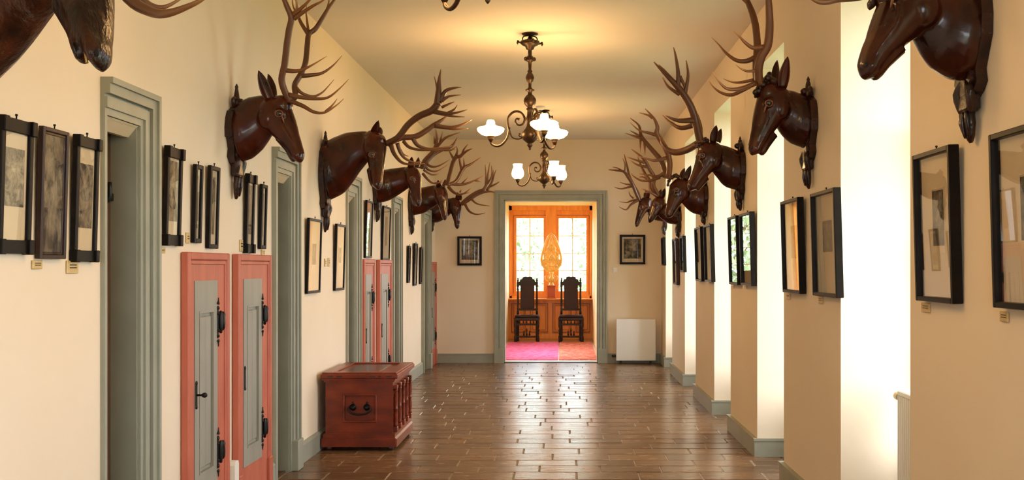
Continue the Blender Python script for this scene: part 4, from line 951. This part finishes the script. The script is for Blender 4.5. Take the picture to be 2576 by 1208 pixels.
        q = W(ax_ + x0 / as_, ay_ + y0 / as_, Y + d0); rr = ant['br'][0][0][0] * ma
        c = Vector((q.x - X0, q.y - Y, q.z))
        for i in range(10):
            a = i * .628; mb.ball(c + Vector((math.cos(a) * rr * 1.05, math.sin(a) * rr * 1.05, .004)), rr * .32, rr * .32, rr * .28, 6, 4)
        mb.build('antler', M['antler'], e, att=True)
    if teeth: MB().tube([Pt(*p) for p in teeth], .0045, 6, 3).build('gilt_teeth', M['goldline'], hd)
    return e
T1 = lambda r0: (r0, 2.2)
# ---- L1: first whole head on the left
C4 = (690, 0, 4.029)
trophy('glossy carved stag head with towering antlers over the first coral cupboard, left wall', 'L', 6.70, (540, 0, 2.322), (490, 640, 960, 1165),
    neck=[(128, 785, 162, 0.13, 0), (180, 762, 170, 0.127, 0), (240, 722, 158, 0.104, -0.01), (300, 680, 125, 0.079, -0.02), (345, 655, 90, 0.053, -0.03)],
    head=[(285, 612, 38, .05, -.02), (318, 636, 84, .085, -.03), (356, 672, 104, .095, -.04), (402, 742, 84, .078, -.06), (446, 816, 56, .054, -.08), (472, 866, 44, .045, -.09), (490, 912, 38, .044, -.10), (500, 938, 20, .028, -.105)],
    jaw=[(390, 800, 40, .04, -.06), (430, 868, 24, .03, -.08), (452, 915, 20, .028, -.09), (464, 944, 12, .018, -.095)],
    skull=[(392, 622, 66, .075, -.04)], eye=(410, 682, .088, -.048), ears=[(322, 590, 256, 412, .034, -.075), (345, 575, 312, 432, .030, .06)], voxel=.0065,
    antlers=[dict(crop=C4, dy=(-.06, -.30), br=[((34, 5, 4), [(160, 1040), (100, 910), (75, 800), (105, 650), (128, 450), (150, 300), (172, 180), (125, 60), (92, -40), (100, -160), (135, -290)]),
        (T1(24), [(185, 150), (240, 112), (320, 40), (390, -40), (430, -120)]), (T1(18), [(200, 130), (228, 90), (222, 0), (210, -110)]), (T1(24), [(200, 190), (290, 125), (400, 55), (500, 0), (570, -80)]), (T1(20), [(100, -60), (60, -140), (50, -230)]),
        (T1(25), [(165, 1025), (290, 1075), (400, 1135), (510, 1140), (620, 1075), (706, 1000)]), (T1(14), [(520, 1130), (590, 1065), (638, 1000)]),
        (T1(25), [(150, 960), (260, 985), (400, 1000), (540, 990), (660, 900), (755, 802)]), (T1(26), [(100, 710), (200, 722), (290, 705), (400, 650), (532, 570)])]),
      dict(crop=C4, dy=(.06, .30), br=[((30, 4, 4), [(200, 1000), (212, 950), (208, 860), (270, 750), (315, 640), (335, 450), (350, 350), (420, 290), (490, 180), (550, 80), (625, -25), (680, -140)]),
        (T1(24), [(345, 350), (275, 240), (235, 150), (190, 60), (180, -60)]), (T1(15), [(345, 310), (332, 210), (322, 110), (330, 20)]), (T1(18), [(500, 170), (545, 60), (560, -60)]),
        (T1(20), [(215, 880), (280, 945), (390, 978), (480, 942), (550, 872), (606, 806)]), (T1(26), [(255, 770), (370, 762), (490, 738), (600, 660), (690, 560)])])])
# ---- L2
C5 = (960, 160, 3.177)
trophy('carved stag head with orange-lit antlers above the chest, its face turned to the viewer', 'L', 9.20, (780, 160, 2.626), (445, 560, 960, 1115),
    neck=[(118, 715, 190, .15, 0), (160, 690, 186, .15, 0), (202, 658, 176, .138, -.02), (268, 605, 150, .115, -.05), (333, 565, 118, .09, -.07), (395, 530, 80, .065, -.09)],
    head=[(375, 478, 40, .06, -.08), (408, 500, 66, .09, -.09), (430, 545, 76, .10, -.11), (438, 630, 60, .088, -.15), (440, 705, 46, .064, -.20), (442, 760, 38, .052, -.24), (446, 800, 33, .048, -.26), (450, 824, 16, .03, -.27)],
    jaw=[(405, 700, 32, .05, -.19), (412, 770, 24, .035, -.22), (418, 812, 14, .025, -.24)],
    skull=[(455, 510, 46, .075, -.11)], eye=(440, 622, .092, -.145), ears=[(408, 505, 452, 376, .036, -.10), (455, 480, 464, 420, .028, .07)], voxel=.008,
    antlers=[dict(crop=C5, dy=(-.10, -.24), br=[((24, 30), [(35, 640), (130, 590), (210, 490), (300, 420), (400, 375), (450, 320)]), ((32, 3), [(445, 330), (455, 220), (460, 130), (475, 42)]), (T1(14), [(440, 300), (442, 200), (420, 100)]),
        (T1(22), [(460, 310), (510, 222), (580, 195), (640, 190)]), (T1(16), [(480, 300), (540, 262), (635, 250)]), (T1(12), [(480, 350), (540, 322), (582, 305)]), (T1(20), [(420, 385), (520, 400), (600, 392), (685, 368)]), (T1(14), [(440, 395), (560, 420), (665, 426)]), (T1(12), [(530, 395), (585, 362), (605, 330)]),
        (T1(20), [(75, 650), (100, 720), (160, 790), (240, 806), (345, 800)]), (T1(16), [(175, 620), (220, 668), (300, 690), (430, 692), (590, 690)])]),
      dict(crop=C5, dy=(.04, .22), br=[((24, 4, 4), [(45, 645), (150, 595), (270, 583), (350, 540), (420, 490), (475, 455), (535, 410)]), (T1(22), [(420, 495), (540, 512), (630, 492), (722, 448)]), (T1(14), [(480, 508), (580, 525), (692, 518)]),
        (T1(20), [(250, 595), (290, 655), (380, 683), (500, 670), (562, 658)]), (T1(18), [(125, 635), (150, 710), (190, 760), (260, 790), (325, 783)]), (T1(12), [(150, 690), (175, 725), (215, 742)])])])
# ---- L3
trophy('dark carved stag head behind the orange-lit antlers, third whole head on the left wall', 'L', 11.74, (780, 160, 2.626), (600, 690, 930, 1048),
    neck=[(450, 815, 108, 0.15, 0), (500, 805, 105, 0.146, 0), (545, 790, 97, 0.118, 0), (610, 765, 80, 0.086, -0.02), (660, 745, 62, 0.059, -0.04)],
    head=[(640, 705, 26, .06, -.03), (668, 720, 48, .09, -.05), (685, 760, 50, .10, -.07), (697, 830, 38, .08, -.11), (708, 880, 27, .058, -.14), (713, 915, 24, .05, -.16), (716, 938, 12, .03, -.17)],
    jaw=[(680, 865, 22, .05, -.12), (692, 915, 15, .035, -.14), (698, 940, 9, .02, -.15)],
    eye=(690, 768, .092, -.085), ears=[(662, 705, 672, 616, .034, -.08), (700, 690, 716, 620, .03, .08)], voxel=.010,
    antlers=[dict(crop=C5, dy=(-.08, -.3), br=[((18, 3, 3), [(318, 835), (345, 775), (420, 690), (442, 600), (430, 520)]), (T1(14), [(422, 690), (500, 602), (560, 572), (628, 550)]), (T1(10), [(468, 625), (488, 540)]), (T1(10), [(425, 640), (418, 560)]),
        (T1(14), [(348, 780), (385, 820), (450, 820), (545, 768)]), (T1(12), [(330, 880), (380, 938), (430, 960), (490, 930)]), (T1(8), [(420, 958), (495, 945)])]),
      dict(crop=C5, dy=(.08, .3), br=[((18, 3, 3), [(330, 835), (400, 740), (480, 690), (560, 660), (610, 585)]), (T1(12), [(500, 690), (560, 690), (600, 660)]), (T1(13), [(338, 800), (372, 848), (440, 860), (532, 808)]), (T1(11), [(335, 850), (400, 888), (455, 883)])])])
# ---- L4
trophy('dark carved stag head before the fifth doorway, fourth whole head on the left wall', 'L', 14.4, (780, 160, 2.626), (800, 845, 1045, 1132),
    neck=[(692, 915, 90, 0.15, 0), (740, 905, 86, 0.134, 0), (790, 885, 76, 0.1, 0), (840, 865, 62, 0.062, -0.02)],
    head=[(830, 825, 20, .06, -.02), (856, 838, 40, .09, -.04), (870, 870, 42, .10, -.06), (878, 930, 32, .08, -.10), (885, 975, 24, .058, -.13), (888, 1010, 20, .05, -.15), (890, 1030, 10, .03, -.16)],
    eye=(872, 885, .092, -.08), ears=[(850, 825, 845, 770, .032, -.08), (880, 815, 893, 765, .028, .08)], voxel=.012,
    antlers=[dict(crop=C5, dy=(-.08, -.3), br=[((16, 17), [(522, 970), (545, 880), (570, 790), (600, 740)]), (T1(16), [(600, 745), (640, 735), (655, 690), (692, 643)]), (T1(14), [(625, 745), (680, 700), (728, 680)]), (T1(12), [(580, 770), (552, 722), (538, 688)]), (T1(12), [(590, 745), (605, 700), (600, 660)]),
        (T1(15), [(535, 985), (580, 1032), (640, 1046), (712, 998)]), (T1(8), [(630, 1046), (702, 1030)]), (T1(8), [(625, 1030), (640, 1005)])]),
      dict(crop=C5, dy=(.08, .3), br=[((15, 15), [(530, 970), (595, 940), (640, 860), (670, 818)]), (T1(14), [(665, 825), (720, 800), (795, 748)]), (T1(10), [(662, 830), (655, 755)]), (T1(12), [(640, 850), (622, 765), (632, 720)]), (T1(14), [(550, 962), (650, 966), (740, 936), (820, 892)]), (T1(8), [(640, 962), (692, 908)]), (T1(8), [(745, 935), (797, 942)])])])
# ---- L5
trophy('small dark stag head in the far left corner, beside the end wall picture', 'L', 16.55, (780, 160, 2.626), (880, 910, 1060, 1118),
    neck=[(838, 975, 76, 0.14, 0), (880, 960, 68, 0.125, 0), (915, 945, 55, 0.091, 0), (945, 935, 45, 0.056, -0.02)],
    head=[(925, 905, 18, .05, -.02), (948, 918, 38, .085, -.04), (960, 945, 42, .095, -.06), (966, 1000, 30, .075, -.10), (970, 1040, 20, .055, -.12), (972, 1070, 18, .048, -.14), (973, 1088, 9, .03, -.15)],
    eye=(965, 955, .09, -.07), ears=[(972, 905, 975, 850, .032, -.08), (990, 905, 993, 860, .028, .08)], voxel=.012,
    antlers=[dict(crop=C5, dy=(-.08, -.2), br=[((14, 14), [(635, 1125), (690, 1075), (760, 1030), (820, 1008)]), (T1(13), [(815, 1010), (838, 960), (850, 880), (865, 788)]), (T1(9), [(830, 985), (832, 900), (828, 808)]), (T1(10), [(845, 960), (880, 900), (878, 815)]), (T1(12), [(665, 1120), (700, 1180), (760, 1206), (828, 1194)]), (T1(10), [(715, 1080), (765, 1122), (865, 1139)])]),
      dict(crop=C5, dy=(.06, .16), br=[((13, 3, 3), [(640, 1128), (700, 1090), (770, 1045), (850, 1022), (905, 1030)]), (T1(11), [(840, 1015), (880, 950), (900, 890), (918, 848)]), (T1(9), [(865, 985), (915, 962), (942, 944)]), (T1(8), [(885, 935), (893, 850)])])])
# ---- L0: nearest, only neck and muzzle in the picture
C0 = (0, 0, 1.725)
trophy('large carved stag head with furrowed neck, cut off at the top left corner', 'L', 3.42, C0, (-560, -420, 190, 420),
    neck=[(-340, 215, 285, .17, 0), (-240, 160, 280, .17, -.02), (-100, 58, 252, .15, -.06), (40, -62, 215, .13, -.11), (150, -150, 180, .11, -.16), (230, -215, 140, .10, -.18)],
    head=[(190, -330, 60, .07, -.12), (260, -290, 120, .10, -.16), (310, -200, 140, .11, -.20), (365, -40, 116, .095, -.27), (398, 90, 84, .078, -.32), (422, 190, 50, .062, -.36), (430, 250, 42, .054, -.38), (430, 286, 20, .034, -.39)],
    jaw=[(290, 20, 60, .05, -.28), (334, 140, 36, .045, -.33), (346, 215, 25, .042, -.36), (354, 268, 13, .028, -.37)],
    eye=(330, -110, .105, -.23), ears=[(210, -330, 110, -520, .045, -.2), (270, -360, 230, -540, .04, .0)], voxel=.007, fur=True, teeth=[(360, 150, -.385), (366, 200, -.395), (372, 240, -.405), (378, 275, -.405)],
    antlers=[dict(crop=C0, dy=(-.22, -.36), br=[((44, 40), [(300, -330), (330, -480), (420, -640), (520, -860)]), (T1(34), [(320, -360), (430, -180), (560, -10), (640, 45), (710, 60), (800, 34), (890, -12), (960, -90)]), (T1(26), [(420, -640), (560, -640), (680, -720)])]),
      dict(crop=C0, dy=(-.08, .12), br=[((44, 40), [(280, -340), (360, -480), (480, -640), (640, -840)]), (T1(28), [(300, -350), (450, -200), (600, -20), (670, 30), (740, 20), (860, -60)]), (T1(26), [(480, -640), (620, -620), (740, -680)])])])
# ---- R1
CR = (1520, 100, 2.322); CR1 = (1640, 0, 3.776)
trophy('glossy carved stag head with leafy wreath on the second right pier, eye ringed', 'R', 6.78, CR, (215, 345, 700, 872),
    neck=[(1180, 492, 145, 0.13, 0), (1120, 462, 148, 0.127, 0), (1068, 425, 130, 0.104, -0.01), (1030, 395, 105, 0.079, -0.02), (995, 375, 85, 0.056, -0.03)],
    head=[(1050, 300, 36, .05, -.02), (1022, 335, 82, .085, -.03), (985, 385, 104, .095, -.04), (945, 470, 82, .078, -.05), (912, 550, 58, .055, -.065), (892, 600, 48, .046, -.07), (876, 640, 40, .044, -.075), (866, 664, 20, .028, -.08)],
    jaw=[(975, 545, 44, .042, -.05), (942, 610, 30, .034, -.06), (925, 650, 24, .03, -.065), (918, 672, 12, .018, -.07)],
    skull=[(965, 318, 66, .075, -.035)], eye=(938, 390, .088, -.045), ears=[(1040, 285, 1072, 98, .034, -.07), (1000, 265, 1010, 120, .03, .09)], voxel=.0065,
    wreath=[(990, 245, 22, -.05), (955, 225, 20, -.06), (965, 200, 14, -.05), (925, 262, 22, -.06), (900, 300, 20, -.05), (880, 308, 14, -.05), (1010, 255, 20, 0), (975, 235, 20, .03), (940, 245, 20, .04), (905, 285, 20, .04), (925, 235, 16, 0), (885, 330, 12, -.03)],
    antlers=[dict(crop=CR1, dy=(-.06, -.32), br=[((42, 6, 4), [(1020, 800), (1012, 660), (1040, 540), (1100, 430), (1118, 250), (1112, 60), (1105, -100), (1120, -260)]), (T1(24), [(1060, 445), (960, 455), (880, 400), (830, 345), (778, 298)]), (T1(16), [(1000, 670), (905, 676), (845, 652), (796, 612)]),
        (T1(26), [(985, 790), (850, 842), (720, 845), (640, 780), (572, 678)]), (T1(24), [(1105, -80), (1040, -160), (980, -260)]), (T1(24), [(1110, -90), (1180, -180), (1210, -280)])]),
      dict(crop=CR1, dy=(.06, .32), br=[((38, 6, 4), [(1000, 790), (990, 640), (1000, 500), (1000, 400), (985, 250), (955, 130), (915, 30), (880, -60), (860, -180)]), (T1(28), [(990, 540), (900, 580), (800, 572), (705, 505), (635, 425), (568, 356)]), (T1(18), [(965, 760), (850, 782), (760, 780), (676, 748)]),
        (T1(22), [(930, 820), (770, 900), (660, 882), (585, 828), (545, 772)]), (T1(22), [(920, 40), (840, -30), (770, -110)])])])
# ---- R2
trophy('glossy carved stag head on the third right pier, antlers swept up to the ceiling', 'R', 9.40, CR, (565, 650, 905, 1000),
    neck=[(785, 770, 112, 0.13, 0), (735, 750, 115, 0.125, 0), (695, 722, 102, 0.096, -0.01), (655, 695, 84, 0.062, -0.02)],
    head=[(670, 620, 28, .05, -.02), (645, 645, 64, .085, -.03), (614, 685, 78, .095, -.04), (576, 752, 56, .076, -.05), (545, 800, 40, .054, -.06), (526, 832, 34, .046, -.07), (510, 860, 30, .044, -.075), (502, 876, 14, .028, -.08)],
    jaw=[(590, 800, 30, .042, -.05), (558, 848, 20, .034, -.06), (540, 875, 15, .026, -.07)],
    skull=[(590, 640, 44, .07, -.035)], eye=(560, 685, .088, -.045), ears=[(635, 600, 655, 500, .034, -.07), (665, 600, 683, 520, .03, .07)], voxel=.008,
    wreath=[(600, 590, 14, -.05), (575, 600, 14, -.05), (555, 612, 14, -.05), (590, 580, 12, 0), (565, 595, 12, .03), (545, 625, 10, 0)],
    antlers=[dict(crop=CR, dy=(-.06, -.3), br=[((24, 3, 3), [(562, 600), (548, 540), (530, 460), (500, 380), (450, 300), (400, 245), (345, 190), (290, 130)]), (T1(16), [(430, 290), (432, 200), (418, 100), (405, 44)]), (T1(14), [(470, 320), (490, 210), (478, 120)]), (T1(12), [(440, 215), (468, 270), (480, 330)]), (T1(12), [(405, 245), (355, 185), (318, 145)]), (T1(12), [(440, 320), (375, 275), (340, 220)]),
        (T1(20), [(530, 470), (430, 472), (358, 443)])]),
      dict(crop=CR, dy=(.06, .3), br=[((22, 3, 3), [(550, 605), (480, 645), (410, 658), (355, 630), (325, 570)]), (T1(18), [(535, 495), (450, 516), (385, 482), (340, 440)]), ((20, 16), [(555, 600), (558, 520), (535, 440)])])])
# ---- R3
C6 = (1520, 260, 3.555)
trophy('carved stag head with wreath on the fourth right pier, ear raised before a bright niche', 'R', 11.8, CR, (800, 850, 1010, 1082),
    neck=[(578, 935, 92, 0.13, 0), (535, 925, 92, 0.125, 0), (500, 905, 84, 0.096, -0.01), (470, 885, 70, 0.062, -0.02)],
    head=[(480, 825, 24, .05, -.02), (460, 848, 54, .085, -.03), (438, 880, 64, .095, -.04), (412, 935, 46, .076, -.05), (394, 980, 33, .054, -.06), (384, 1005, 28, .046, -.065), (376, 1028, 22, .042, -.07), (373, 1038, 10, .028, -.07)],
    eye=(415, 882, .088, -.045), ears=[(475, 820, 506, 735, .034, -.07), (450, 810, 470, 750, .03, .07)], voxel=.010,
    wreath=[(430, 800, 12, -.05), (412, 795, 12, -.05), (395, 805, 12, -.04), (420, 790, 10, .02), (378, 825, 10, -.02), (372, 850, 8, -.02)],
    antlers=[dict(crop=C6, dy=(-.06, -.3), br=[((26, 3, 3), [(575, 670), (586, 540), (562, 430), (512, 342), (470, 270), (475, 210), (440, 130), (365, 48)]), (T1(14), [(432, 132), (390, 106), (312, 84)]), (T1(18), [(470, 285), (400, 266), (310, 240), (232, 172)]), (T1(18), [(555, 490), (450, 512), (380, 495), (290, 470)])]),
      dict(crop=C6, dy=(.06, .3), br=[((24, 3, 3), [(550, 660), (532, 570), (500, 500), (440, 430), (380, 360), (330, 290), (310, 200), (232, 132)]), (T1(14), [(330, 312), (262, 292), (186, 266)]), (T1(12), [(315, 295), (272, 266), (228, 243)]), (T1(14), [(325, 300), (322, 440)]), (T1(14), [(360, 345), (365, 470)]), (T1(20), [(535, 625), (480, 655), (400, 642), (312, 630)]), (T1(16), [(500, 660), (420, 690), (330, 690), (262, 652), (240, 625)])])])
# ---- R4
trophy('dark carved stag head overlapping its neighbours near the far right corner', 'R', 14.45, C6, (930, 960, 1130, 1205),
    neck=[(648, 1000, 85, 0.13, 0), (590, 995, 84, 0.125, 0), (540, 970, 76, 0.096, 0), (505, 945, 66, 0.062, -0.02)],
    head=[(520, 850, 24, .05, -.02), (500, 875, 52, .085, -.03), (478, 905, 60, .095, -.04), (448, 970, 44, .076, -.05), (425, 1018, 32, .054, -.06), (412, 1045, 26, .046, -.065), (404, 1062, 14, .03, -.07)],
    eye=(455, 900, .088, -.045), ears=[(515, 850, 545, 760, .032, -.07), (490, 840, 510, 770, .03, .07)], voxel=.012,
    antlers=[dict(crop=C6, dy=(-.06, -.25), br=[((20, 3, 3), [(490, 830), (440, 740), (445, 660), (405, 590), (370, 520), (320, 468), (240, 408)]), (T1(14), [(360, 530), (290, 510), (200, 478)]), (T1(14), [(390, 570), (300, 552), (230, 508)]), (T1(14), [(480, 830), (400, 792), (335, 762)])]),
      dict(crop=C6, dy=(.06, .25), br=[((18, 3, 3), [(480, 835), (420, 780), (410, 700), (370, 640), (330, 560), (300, 480)]), (T1(12), [(400, 690), (350, 660), (310, 660)]), (T1(12), [(470, 820), (410, 800), (350, 800)])])])
# ---- R5
trophy('brown carved stag head nearest the end wall on the right, above its picture', 'R', 16.4, C6, (950, 975, 1120, 1180),
    neck=[(520, 985, 76, 0.13, 0), (470, 975, 74, 0.115, 0), (430, 955, 68, 0.091, 0), (400, 935, 58, 0.059, -0.02)],
    head=[(405, 850, 22, .05, -.02), (385, 870, 48, .085, -.03), (362, 905, 58, .095, -.04), (332, 970, 40, .074, -.05), (310, 1025, 28, .054, -.06), (298, 1060, 24, .046, -.065), (290, 1090, 20, .042, -.07), (287, 1103, 9, .028, -.07)],
    eye=(330, 932, .088, -.045), ears=[(385, 850, 400, 780, .03, -.07), (365, 840, 375, 785, .028, .07)], voxel=.012,
    antlers=[dict(crop=C6, dy=(-.05, -.2), br=[((16, 3, 3), [(315, 872), (282, 800), (250, 720), (212, 660), (172, 610), (100, 600), (38, 594)]), (T1(11), [(182, 620), (187, 550), (165, 490)]), (T1(9), [(160, 606), (125, 582), (75, 570)]), (T1(12), [(260, 742), (210, 752), (150, 765), (90, 750)]), (T1(13), [(300, 868), (240, 905), (195, 952), (132, 925)])]),
      dict(crop=C6, dy=(.05, .2), br=[((15, 3, 3), [(325, 870), (300, 800), (262, 730), (225, 650), (205, 560), (178, 455)]), (T1(10), [(255, 730), (190, 722), (138, 705)]), (T1(11), [(300, 862), (240, 872), (200, 887), (135, 880)]), (T1(9), [(262, 850), (232, 822), (220, 788)])])])
# ---- R0: nearest right
C7 = (1980, 0, 2.876)
trophy('large glossy carved stag head at the top right, nearest the viewer', 'R', 4.08, C7, (-330, -160, 690, 1035),
    neck=[(1330, 245, 335, 0.14, 0), (1240, 235, 345, 0.137, 0), (1130, 170, 330, 0.118, 0), (1030, 80, 270, 0.09, -0.01), (960, 10, 210, 0.065, -0.02)],
    head=[(1030, -130, 70, .05, -.01), (970, -70, 170, .085, -.02), (880, 40, 218, .098, -.03), (760, 200, 166, .082, -.045), (665, 340, 112, .060, -.055), (615, 430, 96, .052, -.06), (585, 500, 82, .050, -.065), (570, 548, 44, .034, -.07)],
    jaw=[(800, 340, 70, .044, -.045), (705, 455, 48, .036, -.055), (655, 530, 40, .032, -.06), (635, 570, 20, .02, -.065)],
    skull=[(760, -60, 150, .078, -.03)], eye=(733, 0, .09, -.035), ears=[(960, -190, 1050, -560, .036, -.06), (900, -200, 930, -520, .032, .08)], voxel=.006, eyes=(.018, .034),
    wreath=[(690, -60, 42, -.04), (640, -20, 40, -.03), (610, 30, 30, -.02), (600, 58, 16, -.02), (700, -110, 44, .03), (650, -50, 40, .05)],
    antlers=[dict(crop=C7, dy=(-.06, -.25), br=[((76, 60), [(770, -150), (740, -380), (760, -640), (800, -900)]), (T1(40), [(760, -170), (560, -40), (375, -8), (270, 18), (180, -8), (60, -120)]), (T1(36), [(740, -450), (560, -480), (420, -620)])]),
      dict(crop=C7, dy=(.06, .25), br=[((72, 58), [(740, -160), (690, -380), (660, -640), (640, -880)]), (T1(38), [(720, -190), (540, -110), (380, -120), (240, -220)]), (T1(34), [(690, -450), (520, -520), (400, -660)])])])
